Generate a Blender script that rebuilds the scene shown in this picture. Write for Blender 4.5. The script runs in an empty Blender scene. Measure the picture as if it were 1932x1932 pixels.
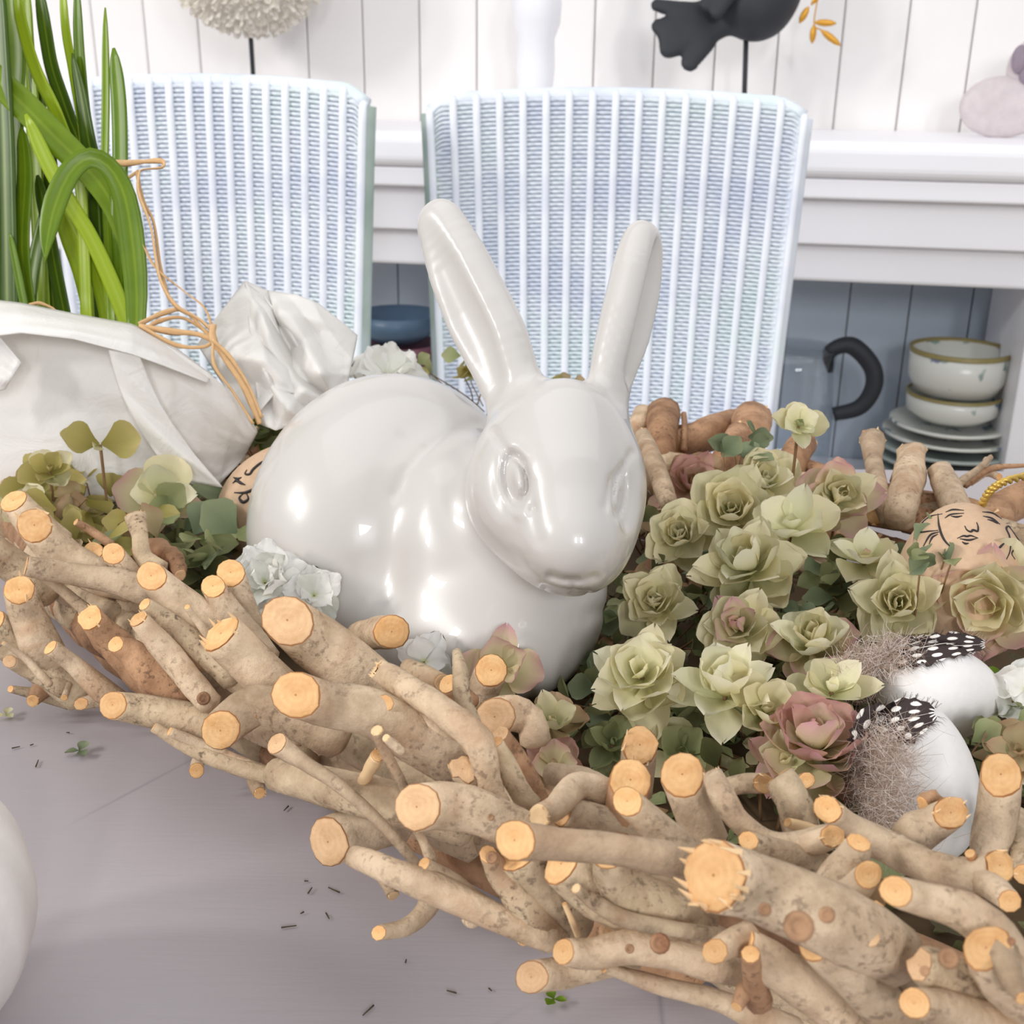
import bpy, math, random
import numpy as np
from mathutils import Vector, Matrix, noise
random.seed(7)
rng = np.random.RandomState(5)
# ------------------------------------------------------------------ camera, world, lights
TZ = 0.74                     # table top height
FPX = 2230.0                  # focal length in pixels of the 1932 px frame
PIT = math.radians(21.0)
ROLL = math.radians(0.7)
CAM = Vector((0, 0, TZ + 0.27))
Fw = Vector((0, math.cos(PIT), -math.sin(PIT)))
_r = Vector((1, 0, 0)); _u = Vector((0, math.sin(PIT), math.cos(PIT)))
Rt = _r * math.cos(ROLL) + _u * math.sin(ROLL)
Up = _u * math.cos(ROLL) - _r * math.sin(ROLL)
SC = bpy.context.scene
cd = bpy.data.cameras.new('camera'); cam = bpy.data.objects.new('camera', cd)
SC.collection.objects.link(cam); SC.camera = cam
m = Matrix((Rt, Up, -Fw)).transposed().to_4x4(); m.translation = CAM
cam.matrix_world = m
cd.sensor_width = 36; cd.lens = 36 * FPX / 1932; cd.clip_start = 0.02
cd.dof.use_dof = True; cd.dof.focus_distance = 0.44; cd.dof.aperture_fstop = 30
SC.view_settings.view_transform = 'Standard'; SC.view_settings.look = 'None'
SC.view_settings.exposure = 0.0; SC.view_settings.gamma = 1.0
SC.view_settings.use_curve_mapping = False
wd = bpy.data.worlds.new('world'); SC.world = wd; wd.use_nodes = True
bg = wd.node_tree.nodes['Background']; bg.inputs[0].default_value = (0.93, 0.96, 1.0, 1); bg.inputs[1].default_value = 0.54
def area(name, loc, target, size, sizey, power, col):
    l = bpy.data.lights.new(name, 'AREA'); l.shape = 'RECTANGLE'; l.size = size; l.size_y = sizey
    l.energy = power; l.color = col
    o = bpy.data.objects.new(name, l); SC.collection.objects.link(o); o.location = loc
    o.rotation_euler = (Vector(target) - Vector(loc)).to_track_quat('-Z', 'Y').to_euler(); return o
for _y in (-0.55, 0.15): area('window_light_side', (-2.6, _y, 2.2), (0.1, 0.6, 0.8), 0.24, 0.6, 26, (1.0, 0.98, 0.95))
for _x in (0.25, 1.0): area('window_light_back', (_x, -2.6, 2.1), (0.1, 1.2, 0.8), 0.24, 0.7, 24, (0.97, 0.98, 1.0))
area('overhead_fill', (0.3, 1.0, 2.5), (0.2, 1.3, 0.5), 3.2, 2.0, 17, (1.0, 0.98, 0.96))  # added broad dim fill from above for a faint wide reflection, no real lamp

# ------------------------------------------------------------------ helpers
def D(px, py, d):
    """point at camera depth d on the line of sight of a pixel"""
    return CAM + Fw * d + Rt * ((px - 966) / FPX * d) - Up * ((py - 966) / FPX * d)
def ray(px, py): return (Fw + Rt * ((px - 966) / FPX) - Up * ((py - 966) / FPX))
def T(px, py, z):
    r = ray(px, py); t = (TZ + z - CAM.z) / r.z
    return CAM + r * t
def V(px, py, Y):
    r = ray(px, py); return CAM + r * ((Y - CAM.y) / r.y)
def depth(p): return (Vector(p) - CAM).dot(Fw)
def lin(c):
    c = c / 255.0; return c / 12.92 if c <= 0.04045 else ((c + 0.055) / 1.055) ** 2.4
def rgb(r, g, b): return (lin(r), lin(g), lin(b), 1)
def mesh(name, vs, fs, mats=(), fm=None, smooth=True):
    me = bpy.data.meshes.new(name); me.from_pydata([tuple(v) for v in vs], [], [tuple(f) for f in fs])
    for mt in (mats if isinstance(mats, (list, tuple)) else [mats]): me.materials.append(mt)
    if fm is not None: me.polygons.foreach_set('material_index', fm)
    if smooth: me.polygons.foreach_set('use_smooth', [True] * len(me.polygons))
    me.update(); return me
def link(o): SC.collection.objects.link(o); return o
def thing(name, label, cat, loc, group=None):
    o = link(bpy.data.objects.new(name, None)); o.location = loc; o.empty_display_size = 0.01
    o['label'] = label; o['category'] = cat; o['wl'] = tuple(loc)
    if group: o['group'] = group
    return o
def wl(o): return Vector(o['wl'])
def put(name, vs, fs, mats, parent=None, smooth=True, fm=None, kind=None, label=None, cat=None, group=None, col=None):
    """one mesh object from world-space vertices, its origin at its own centre"""
    A = np.array([tuple(v) for v in vs], dtype=float)
    c = Vector((A.min(0) + A.max(0)) / 2)
    A = A - np.array(c)
    me = mesh(name, A.tolist(), fs, mats, fm, smooth)
    o = link(bpy.data.objects.new(name, me)); o['wl'] = tuple(c)
    if parent: o.parent = parent; o.location = c - wl(parent)
    else: o.location = c
    if kind: o['kind'] = kind
    if label: o['label'] = label
    if cat: o['category'] = cat
    if group: o['group'] = group
    if col is not None:
        a = me.attributes.new('rad', 'FLOAT', 'POINT'); a.data.foreach_set('value', col)
    return o
def box(x0, x1, y0, y1, z0, z1):
    vs = [(x, y, z) for x in (x0, x1) for y in (y0, y1) for z in (z0, z1)]
    return vs, [(0, 1, 3, 2), (4, 6, 7, 5), (0, 4, 5, 1), (2, 3, 7, 6), (0, 2, 6, 4), (1, 5, 7, 3)]
def bevel(o, w, seg=2):
    b = o.modifiers.new('bevel', 'BEVEL'); b.width = w; b.segments = seg; b.limit_method = 'ANGLE'; return o
def catmull(P, R, n):
    P = [Vector(p) for p in P]
    if len(P) == 2:
        return [P[0].lerp(P[1], i / n) for i in range(n + 1)], [R[0] + (R[1] - R[0]) * i / n for i in range(n + 1)]
    Q = [P[0] * 2 - P[1]] + P + [P[-1] * 2 - P[-2]]; S = [R[0]] + list(R) + [R[-1]]
    out, ro = [], []
    for i in range(n + 1):
        t = i / n * (len(P) - 1); k = min(int(t), len(P) - 2); f = t - k
        a, b, c, d = Q[k:k + 4]
        out.append(0.5 * ((2 * b) + (c - a) * f + (2 * a - 5 * b + 4 * c - d) * f * f + (3 * b - a - 3 * c + d) * f ** 3))
        ro.append(S[k + 1] + (S[k + 2] - S[k + 1]) * f)
    return out, ro
def frames(pts):
    n = len(pts); T_ = []
    for i in range(n):
        d = pts[min(i + 1, n - 1)] - pts[max(i - 1, 0)]; T_.append(d.normalized() if d.length > 1e-9 else Vector((0, 0, 1)))
    a = Vector((0, 0, 1)) if abs(T_[0].z) < 0.9 else Vector((1, 0, 0))
    N = [(a - T_[0] * a.dot(T_[0])).normalized()]
    for i in range(1, n):
        v = N[-1] - T_[i] * N[-1].dot(T_[i]); N.append(v.normalized() if v.length > 1e-6 else N[-1])
    return T_, N, [T_[i].cross(N[i]) for i in range(n)]
def tube(P, R, sides=8, n=None, cap=True, flat=1.0, twist=0.0):
    n = n or max(2, (len(P) - 1) * 5)
    pts, rs = catmull(P, R, n); Tt, N, Bn = frames(pts)
    vs, fs = [], []
    for i, p in enumerate(pts):
        for k in range(sides):
            a = 2 * math.pi * k / sides + twist * i
            vs.append(p + N[i] * math.cos(a) * rs[i] + Bn[i] * math.sin(a) * rs[i] * flat)
    for i in range(n):
        for k in range(sides):
            k2 = (k + 1) % sides
            fs.append((i * sides + k, i * sides + k2, (i + 1) * sides + k2, (i + 1) * sides + k))
    if cap: fs.append(tuple(range(sides))[::-1]); fs.append(tuple(range(n * sides, n * sides + sides)))
    return vs, fs
def lathe(prof, c, seg=32, mat=None, ellip=1.0):
    vs, fs = [], []; n = len(prof)
    for (r, z) in prof:
        for k in range(seg):
            a = 2 * math.pi * k / seg
            v = Vector((r * math.cos(a), r * math.sin(a) * ellip, z))
            if mat is not None: v = mat @ v
            vs.append(Vector(c) + v)
    for i in range(n - 1):
        for k in range(seg):
            k2 = (k + 1) % seg; fs.append((i * seg + k, i * seg + k2, (i + 1) * seg + k2, (i + 1) * seg + k))
    fs.append(tuple(range(seg))[::-1]); fs.append(tuple(range((n - 1) * seg, n * seg)))
    return vs, fs
def merge(L):
    vs, fs = [], []
    for v, f in L:
        b = len(vs); vs += list(v); fs += [tuple(i + b for i in q) for q in f]
    return vs, fs

# ------------------------------------------------------------------ materials
class N:
    def __init__(s, name):
        s.m = bpy.data.materials.new(name); s.m.use_nodes = True; s.t = s.m.node_tree
        s.b = s.t.nodes['Principled BSDF']; s.tc = None
    def n(s, ty, **kw):
        x = s.t.nodes.new(ty)
        for k, v in kw.items():
            if k in ('i',): 
                for kk, vv in v.items(): x.inputs[kk].default_value = vv
            else: setattr(x, k, v)
        return x
    def l(s, a, b): s.t.links.new(a, b)
    def co(s, kind='Object'):
        if s.tc is None: s.tc = s.n('ShaderNodeTexCoord')
        return s.tc.outputs[kind]
    def noise(s, scale, detail=3, rough=0.5, vec=None, dist=0.0):
        x = s.n('ShaderNodeTexNoise'); x.inputs['Scale'].default_value = scale; x.inputs['Detail'].default_value = detail
        x.inputs['Roughness'].default_value = rough; x.inputs['Distortion'].default_value = dist
        s.l(vec if vec is not None else s.co(), x.inputs['Vector']); return x.outputs[0]
    def ramp(s, f, stops, interp='LINEAR'):
        x = s.n('ShaderNodeValToRGB'); r = x.color_ramp; r.interpolation = interp
        while len(r.elements) < len(stops): r.elements.new(0.5)
        for e, (p, c) in zip(r.elements, stops): e.position = p; e.color = c
        s.l(f, x.inputs[0]); return x.outputs[0]
    def mix(s, f, a, b, mode='MIX'):
        x = s.n('ShaderNodeMix', data_type='RGBA', blend_type=mode)
        for inp, v in ((x.inputs[0], f), (x.inputs[6], a), (x.inputs[7], b)):
            if hasattr(v, 'links'): s.l(v, inp)
            else: inp.default_value = v
        return x.outputs[2]
    def math(s, op, a, b=0.0):
        x = s.n('ShaderNodeMath', operation=op)
        for inp, v in ((x.inputs[0], a), (x.inputs[1], b)):
            if hasattr(v, 'links'): s.l(v, inp)
            else: inp.default_value = v
        return x.outputs[0]
    def base(s, v):
        if hasattr(v, 'links'): s.l(v, s.b.inputs['Base Color'])
        else: s.b.inputs['Base Color'].default_value = v
        return s
    def set(s, **k):
        for a, v in k.items():
            nm = {'rough': 'Roughness', 'coat': 'Coat Weight', 'coatr': 'Coat Roughness', 'metal': 'Metallic', 'spec': 'Specular IOR Level',
                  'trans': 'Transmission Weight', 'sss': 'Subsurface Weight', 'ior': 'IOR', 'alpha': 'Alpha', 'sheen': 'Sheen Weight'}[a]
            if hasattr(v, 'links'): s.l(v, s.b.inputs[nm])
            else: s.b.inputs[nm].default_value = v
        return s
    def bump(s, h, strength=0.3, dist=0.001):
        x = s.n('ShaderNodeBump'); x.inputs['Strength'].default_value = strength; x.inputs['Distance'].default_value = dist
        s.l(h, x.inputs['Height']); s.l(x.outputs[0], s.b.inputs['Normal']); return s
    def rnd(s):
        x = s.n('ShaderNodeObjectInfo'); return x.outputs['Random']
    def attr(s, nm):
        x = s.n('ShaderNodeAttribute'); x.attribute_name = nm; return x.outputs['Fac']
def plain(name, c, rough=0.5, bump=0, bs=60, **k):
    a = N(name); v = a.noise(bs, 3)
    d = tuple(x * (0.88 if (bs > 20 and bs != 400) else 0.97) for x in c[:3]) + (1,)
    a.base(a.ramp(v, [(0.3, d), (0.65, c)])); a.set(rough=rough, **k)
    if bump: a.bump(v, 0.4, bump)
    return a.m
def bark(name, light, mid, dark, red, speck=0.5):
    a = N(name); co = a.co()
    mp = a.n('ShaderNodeMapping'); a.l(co, mp.inputs[0])
    cmb = a.n('ShaderNodeCombineXYZ'); r = a.rnd()
    a.l(a.math('MULTIPLY', r, 13.0), cmb.inputs[0]); a.l(cmb.outputs[0], mp.inputs['Location']); co2 = mp.outputs[0]
    v = a.noise(70, 5, 0.6, co2); base = a.ramp(v, [(0.3, mid), (0.6, light)])
    big = a.noise(28, 3, 0.6, co2, 0.6)
    c1 = a.mix(a.ramp(big, [(0.56, (0, 0, 0, 1)), (0.68, (.55, .55, .55, 1))]), base, red)
    sp = a.noise(420, 4, 0.65, co2); sp2 = a.noise(60, 2, 0.5, co2)
    f = a.math('MULTIPLY', a.ramp(sp, [(0.52, (0, 0, 0, 1)), (0.64, (1, 1, 1, 1))]), a.ramp(sp2, [(0.42, (0.12, 0.12, 0.12, 1)), (0.62, (1, 1, 1, 1))]))
    f = a.math('MULTIPLY', f, speck)
    c2 = a.mix(f, c1, dark)
    tone = a.ramp(r, [(0, (0.76, 0.72, 0.68, 1)), (0.5, (0.95, 0.95, 0.94, 1)), (1, (1.08, 1.06, 1.03, 1))])
    c3 = a.mix(1.0, c2, tone, 'MULTIPLY')
    a.base(c3); a.set(rough=0.72, spec=0.3)
    h = a.math('ADD', a.math('MULTIPLY', a.noise(180, 5, 0.7, co2), 1.0), a.math('MULTIPLY', v, 1.5))
    a.bump(h, 0.6, 0.0014); return a.m
M = {}
M['bark'] = bark('pale_bark', rgb(208, 184, 156), rgb(162, 137, 110), rgb(74, 54, 42), rgb(168, 128, 96))
M['bark2'] = bark('grey_bark', rgb(202, 180, 150), rgb(158, 134, 108), rgb(62, 44, 32), rgb(140, 100, 70), 0.75)
M['bark3'] = bark('reddish_bark', rgb(184, 144, 110), rgb(140, 102, 74), rgb(66, 40, 28), rgb(130, 76, 48), 0.6)
def cutwood(name, a0, a1, a2):
    a = N(name); r = a.attr('rad'); nz = a.noise(150, 4, 0.6)
    w = a.math('ADD', a.math('MULTIPLY', r, 22.0), a.math('MULTIPLY', nz, 9.0)); s = a.math('SINE', w)
    c = a.ramp(nz, [(0.3, a1), (0.65, a0)])
    c = a.mix(a.math('MULTIPLY', a.math('ADD', s, 1.0), 0.055), c, a2)
    c = a.mix(a.ramp(r, [(0.02, (1, 1, 1, 1)), (0.07, (0, 0, 0, 1))]), c, a2)
    c = a.mix(a.ramp(r, [(0.9, (0, 0, 0, 1)), (1.0, (.6, .6, .6, 1))]), c, a2)
    tone = a.ramp(a.rnd(), [(0, (0.82, 0.8, 0.8, 1)), (0.5, (1, 1, 1, 1)), (1, (1.08, 1.06, 1.02, 1))])
    a.base(a.mix(1.0, c, tone, 'MULTIPLY')); a.set(rough=0.7, spec=0.25)
    a.bump(a.noise(700, 3, 0.7), 0.5, 0.0006); return a.m
M['cut'] = cutwood('cut_wood', rgb(234, 190, 136), rgb(216, 162, 106), rgb(170, 116, 70))
M['cut2'] = cutwood('cut_wood_dull', rgb(226, 188, 146), rgb(206, 164, 122), rgb(164, 120, 82))
M['splinter'] = plain('splintered_wood', rgb(236, 200, 152), 0.7)
M['ceramic'] = N('white_glazed_ceramic').base(rgb(201, 196, 191)).set(rough=0.28, coat=0.55, coatr=0.03, ior=1.45).m
M['eggwhite'] = plain('matte_egg_shell', rgb(234, 230, 227), 0.55, 0.0002, 400)
M['kraft'] = plain('kraft_egg', rgb(203, 171, 140), 0.7, 0.0004, 300)
M['ink'] = plain('black_ink', rgb(40, 34, 34), 0.6)
M['whiteink'] = plain('white_ink', rgb(240, 235, 228), 0.6)
M['blush'] = plain('pink_blush', rgb(214, 160, 140), 0.8)
M['gold'] = N('gold_cord').base(rgb(206, 170, 84)).set(rough=0.35, metal=0.6).m
def petal(name, stops, green, veins=True):
    a = N(name); r = a.attr('rad'); nz = a.noise(90, 4, 0.6)
    f = a.math('ADD', r, a.math('MULTIPLY', a.math('SUBTRACT', nz, 0.5), 0.55))
    c = a.ramp(f, stops); v2 = a.noise(700, 2, 0.5)
    c = a.mix(a.math('MULTIPLY', a.ramp(v2, [(0.5, (0, 0, 0, 1)), (0.75, (1, 1, 1, 1))]), 0.3), c, green)
    tone = a.ramp(a.rnd(), [(0, (0.80, 0.82, 0.76, 1)), (0.5, (1, 1, 1, 1)), (1, (1.1, 1.08, 1.05, 1))])
    c = a.mix(1.0, c, tone, 'MULTIPLY'); a.base(c); a.set(rough=0.6, spec=0.25)
    tr = a.n('ShaderNodeBsdfTranslucent'); a.l(c, tr.inputs[0]); ms = a.n('ShaderNodeMixShader'); ms.inputs[0].default_value = 0.36
    a.l(a.b.outputs[0], ms.inputs[1]); a.l(tr.outputs[0], ms.inputs[2]); a.l(ms.outputs[0], a.t.nodes['Material Output'].inputs[0])
    a.bump(a.noise(500, 3, 0.6), 0.35, 0.0004); return a.m
M['pgreen'] = petal('bract_pale_green', [(0.0, rgb(176, 176, 116)), (0.4, rgb(226, 218, 174)), (0.9, rgb(240, 230, 198))], rgb(150, 156, 104))
M['pcream'] = petal('bract_cream', [(0.0, rgb(206, 204, 146)), (0.4, rgb(240, 236, 200)), (0.9, rgb(244, 238, 214))], rgb(190, 190, 140))
M['ppink'] = petal('bract_pink_tipped', [(0.0, rgb(190, 186, 132)), (0.5, rgb(232, 218, 180)), (0.82, rgb(226, 184, 178)), (1.0, rgb(214, 156, 172))], rgb(170, 150, 116))
M['pmauve'] = petal('bract_mauve', [(0.0, rgb(206, 192, 144)), (0.4, rgb(222, 190, 162)), (0.9, rgb(208, 156, 152))], rgb(150, 120, 96))
M['pbrown'] = petal('bract_dry_tan', [(0.0, rgb(160, 140, 100)), (0.5, rgb(198, 178, 140)), (1.0, rgb(190, 150, 124))], rgb(140, 116, 80))
M['leaf'] = petal('dried_leaf_green', [(0.0, rgb(126, 134, 86)), (0.5, rgb(162, 168, 122)), (1.0, rgb(178, 178, 136))], rgb(96, 108, 66))
M['leaf2'] = petal('eucalyptus_leaf', [(0.0, rgb(98, 112, 82)), (0.5, rgb(140, 152, 120)), (1.0, rgb(160, 168, 134))], rgb(90, 104, 76))
M['leafy'] = petal('dried_leaf_yellow', [(0.0, rgb(150, 140, 70)), (0.5, rgb(184, 172, 104)), (1.0, rgb(200, 184, 128))], rgb(130, 110, 60))
M['leafd'] = petal('dried_leaf_dark', [(0.0, rgb(80, 84, 50)), (0.5, rgb(116, 118, 78)), (1.0, rgb(136, 132, 94))], rgb(60, 56, 36))
M['pwhite'] = petal('white_silk_petal', [(0.0, rgb(206, 214, 150)), (0.14, rgb(244, 243, 238)), (0.9, rgb(252, 250, 248))], rgb(240, 240, 236))
M['stem'] = plain('dry_stem', rgb(132, 100, 66), 0.8)
M['moss'] = plain('dark_dry_moss', rgb(74, 66, 42), 0.9, 0.004, 120)
M['basketbase'] = plain('basket_base', rgb(96, 76, 52), 0.9, 0.002, 80)
def blade():
    a = N('daffodil_blade'); r = a.attr('rad'); nz = a.noise(60, 3)
    c = a.ramp(a.math('ADD', a.rnd(), a.math('MULTIPLY', nz, 0.2)), [(0.1, rgb(58, 84, 14)), (0.5, rgb(98, 130, 14)), (0.95, rgb(158, 182, 30))])
    c = a.mix(a.ramp(r, [(0.0, (0.35, 0.35, 0.35, 1)), (0.18, (0, 0, 0, 1))]), c, rgb(176, 196, 70))
    a.base(c); a.set(rough=0.38, spec=0.45)
    tr = a.n('ShaderNodeBsdfTranslucent'); a.l(c, tr.inputs[0]); ms = a.n('ShaderNodeMixShader'); ms.inputs[0].default_value = 0.25
    a.l(a.b.outputs[0], ms.inputs[1]); a.l(tr.outputs[0], ms.inputs[2]); a.l(ms.outputs[0], a.t.nodes['Material Output'].inputs[0])
    return a.m
M['blade'] = blade()
def paper():
    a = N('white_wax_paper'); c = rgb(247, 244, 240); a.base(c); a.set(rough=0.42, spec=0.4)
    tr = a.n('ShaderNodeBsdfTranslucent'); tr.inputs[0].default_value = c; ms = a.n('ShaderNodeMixShader'); ms.inputs[0].default_value = 0.3
    a.l(a.b.outputs[0], ms.inputs[1]); a.l(tr.outputs[0], ms.inputs[2]); a.l(ms.outputs[0], a.t.nodes['Material Output'].inputs[0])
    a.bump(a.noise(45, 4, 0.7, None, 1.0), 0.35, 0.003); return a.m
M['paper'] = paper()
M['raffia'] = plain('raffia', rgb(214, 172, 122), 0.6, 0.0005, 300)
M['white'] = plain('white_paint', rgb(250, 249, 253), 0.45, 0, 5)
M['wallw'] = plain('wall_plank_paint', rgb(246, 242, 240), 0.5, 0.0, 6)
M['blueback'] = plain('cabinet_back_paint', rgb(186, 196, 208), 0.5, 0.0, 6)
def tablem():
    a = N('grey_painted_table'); co = a.co()
    v = a.noise(4, 4, 0.6); mp = a.n('ShaderNodeMapping'); mp.inputs['Scale'].default_value = (12, 160, 1); mp.inputs['Rotation'].default_value = (0, 0, 0.2)
    a.l(co, mp.inputs[0]); g = a.noise(3, 4, 0.6, mp.outputs[0])
    c = a.mix(a.math('MULTIPLY', g, 0.5), rgb(172, 165, 168), rgb(155, 149, 154))
    c = a.mix(a.math('MULTIPLY', v, 0.4), c, rgb(178, 170, 171))
    vo = a.n('ShaderNodeTexVoronoi'); vo.feature = 'DISTANCE_TO_EDGE'; vo.inputs['Scale'].default_value = 5.5
    a.l(co, vo.inputs[0]); n2 = a.noise(9, 2)
    ln = a.math('MULTIPLY', a.ramp(vo.outputs[0], [(0.0, (1, 1, 1, 1)), (0.006, (0, 0, 0, 1))]), a.ramp(n2, [(0.5, (0, 0, 0, 1)), (0.62, (1, 1, 1, 1))]))
    c = a.mix(a.math('MULTIPLY', ln, 0.4), c, rgb(96, 94, 108))
    a.base(c); a.set(rough=0.42, spec=0.4); a.bump(g, 0.15, 0.0006); return a.m
M['table'] = tablem()
def wick(name, c0, c1, c2):
    a = N(name); v = a.noise(9, 3, 0.6); c = a.ramp(v, [(0.35, c0), (0.5, c1), (0.68, c2)])
    a.base(c); a.set(rough=0.55); return a.m
M['weave'] = wick('loom_weave', rgb(214, 222, 238), rgb(232, 238, 246), rgb(222, 236, 238))
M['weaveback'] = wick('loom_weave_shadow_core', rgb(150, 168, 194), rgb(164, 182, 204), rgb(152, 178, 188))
M['weaverib'] = wick('loom_rib', rgb(226, 230, 242), rgb(240, 243, 250), rgb(232, 242, 244))
M['weaveside'] = wick('loom_side_bluegreen', rgb(150, 172, 160), rgb(176, 190, 182), rgb(190, 202, 204))
M['black'] = plain('black_cast_iron', rgb(44, 46, 52), 0.6, 0.002, 40)
M['shell'] = plain('cream_shell', rgb(250, 244, 234), 0.6)
M['goldleaf'] = N('gold_leaf').base(rgb(214, 156, 54)).set(rough=0.4, metal=0.4).m
M['mauve'] = plain('pale_mauve_glaze', rgb(214, 202, 204), 0.4)
M['mauve2'] = plain('mauve_dark', rgb(150, 134, 148), 0.5)
def porcelain():
    a = N('patterned_porcelain'); c = rgb(222, 222, 214); v = a.noise(22, 2, 0.5); w = a.noise(23, 2, 0.5, None, 0.4)
    c = a.mix(a.ramp(v, [(0.62, (0, 0, 0, 1)), (0.66, (.8, .8, .8, 1))]), c, rgb(110, 140, 130))
    c = a.mix(a.ramp(w, [(0.64, (0, 0, 0, 1)), (0.68, (.8, .8, .8, 1))]), c, rgb(80, 96, 136))
    a.base(c); a.set(rough=0.25); return a.m
M['porc'] = porcelain()
M['plate'] = plain('grey_green_plate', rgb(176, 186, 180), 0.3)
M['rimgold'] = plain('olive_gold_rim', rgb(150, 136, 84), 0.4)
M['bowlblue'] = plain('blue_bowl', rgb(86, 112, 138), 0.4)
M['bowlred'] = plain('red_bowl', rgb(132, 84, 98), 0.4)
def glass():
    a = N('clear_glass'); g = a.n('ShaderNodeBsdfGlossy'); g.inputs['Roughness'].default_value = 0.05
    t = a.n('ShaderNodeBsdfTransparent'); t.inputs[0].default_value = (0.93, 0.95, 0.97, 1)
    fr = a.n('ShaderNodeLayerWeight'); fr.inputs[0].default_value = 0.35
    ms = a.n('ShaderNodeMixShader'); a.l(a.math('ADD', a.math('MULTIPLY', fr.outputs['Facing'], 0.4), 0.05), ms.inputs[0])
    a.l(t.outputs[0], ms.inputs[1]); a.l(g.outputs[0], ms.inputs[2]); a.l(ms.outputs[0], a.t.nodes['Material Output'].inputs[0]); return a.m
M['glass'] = glass()
M['feather'] = plain('downy_feather', rgb(178, 152, 134), 0.9)
M['featherl'] = plain('pale_down', rgb(232, 218, 208), 0.9)
M['quill'] = plain('quill', rgb(232, 224, 214), 0.5)
def vane():
    a = N('guinea_fowl_vane'); co = a.co('UV'); mp = a.n('ShaderNodeMapping'); mp.inputs['Scale'].default_value = (5.5, 4.6, 1)
    a.l(co, mp.inputs[0])
    sx = a.n('ShaderNodeSeparateXYZ'); a.l(mp.outputs[0], sx.inputs[0])
    row = a.math('FLOOR', sx.outputs[0]); off = a.math('MULTIPLY', a.math('MODULO', row, 2.0), 0.5)
    fx = a.math('SUBTRACT', a.math('FRACT', sx.outputs[0]), 0.5); fy = a.math('SUBTRACT', a.math('FRACT', a.math('ADD', sx.outputs[1], off)), 0.5)
    d = a.math('SQRT', a.math('ADD', a.math('POWER', fx, 2.0), a.math('POWER', a.math('MULTIPLY', fy, 1.1), 2.0)))
    d = a.math('ADD', d, a.math('MULTIPLY', a.math('SUBTRACT', a.noise(400, 2), 0.5), 0.12))
    c = a.ramp(d, [(0.24, rgb(246, 240, 232)), (0.31, rgb(48, 34, 32))])
    a.base(c); a.set(rough=0.7); return a.m
M['vane'] = vane()
M['floor'] = plain('pale_floor', rgb(170, 150, 126), 0.5)
# ------------------------------------------------------------------ setting
YAW = math.radians(-10)
WO = Vector((0, 2.45, 0)); WX = Vector((math.cos(YAW), math.sin(YAW), 0)); WT = Vector((math.sin(YAW), -math.cos(YAW), 0))  # along wall, towards the camera
def W(s, t, z): return WO + WX * s + WT * t + Vector((0, 0, z))
def wallhit(px, py, t=0.0):
    r = ray(px, py); o = WO + WT * t; k = (o - CAM).dot(WT) / r.dot(WT); p = CAM + r * k
    return (p - WO).dot(WX), p.z
def wbox(s0, s1, t0, t1, z0, z1):
    vs, fs = box(s0, s1, t0, t1, z0, z1); return [W(*v) for v in vs], [f[::-1] for f in fs]
def struct(name, vf, mat, parent=None, **k): return put(name, vf[0], vf[1], mat, parent, smooth=False, kind='structure' if parent is None else None, **k)
struct('floor', box(-3, 3, -1.5, 3.2, -0.05, 0), M['floor'])
wall = struct('wall_back', wbox(-2.6, 2.6, -0.12, -0.012, 0, 2.6), M['wallw'])
s0, _ = wallhit(685, 100); pw = 0.1145
k0 = int((-1.6 - s0) / pw) 
for k in range(k0, k0 + 28):
    o = put('plank', *wbox(s0 + k * pw + 0.0012, s0 + (k + 1) * pw - 0.0012, -0.012, 0, 0.05, 2.5), M['wallw'], wall, smooth=False); bevel(o, 0.0025, 1)
# table
tb = thing('dining_table', 'pale grey painted dining table with fine scratches carrying the twig tray', 'table', (0, 0.3, 0))
bevel(put('table_top', *box(-0.95, 0.95, -0.45, 0.80, TZ - 0.035, TZ), M['table'], tb, smooth=False), 0.004)
for y in (0.70, -0.37): put('apron', *box(-0.82, 0.82, y, y + 0.02, TZ - 0.12, TZ - 0.0355), M['table'], tb, smooth=False)
for x in (-0.88, 0.82):
    for y in (-0.4, 0.69):
        put('leg', *box(x, x + 0.06, y, y + 0.06, 0, TZ - 0.0355), M['table'], tb, smooth=False)

# sideboard against the wall
DP = 0.36
_, ztop = wallhit(1300, 238, 0.0)
def fz(py): return wallhit(1700, py, DP)[1]
sL, sR = -1.75, wallhit(1916, 700, DP)[0] + 0.055
sb = thing('sideboard', 'white painted sideboard with open front holding crockery along the plank wall', 'cabinet', W((sL + sR) / 2, DP / 2, 0))
zt = ztop
bevel(put('top_board', *wbox(sL - 0.03, sR + 0.5, 0.001, DP + 0.015, fz(340), zt), M['white'], sb, smooth=False), 0.018, 5)
bevel(put('edge_moulding', *wbox(sL - 0.015, sR + 0.485, 0.001, DP, fz(380), fz(340) - 0.0005), M['white'], sb, smooth=False), 0.004)
bevel(put('frieze_rail', *wbox(sL, sR + 0.47, 0.001, DP - 0.03, fz(472), fz(380) - 0.0005), M['white'], sb, smooth=False), 0.003)
bevel(put('lower_rail', *wbox(sL, sR + 0.47, 0.001, DP - 0.055, fz(548), fz(472) - 0.0005), M['white'], sb, smooth=False), 0.006)
zsh = wallhit(1790, 925, DP * 0.5)[1]
bevel(put('shelf', *wbox(sL, sR + 0.47, 0.02, DP - 0.03, zsh - 0.025, zsh), M['white'], sb, smooth=False), 0.002)
put('shelf', *wbox(sL, sR + 0.47, 0.02, DP - 0.03, 0.10, 0.125), M['white'], sb, smooth=False)
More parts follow.
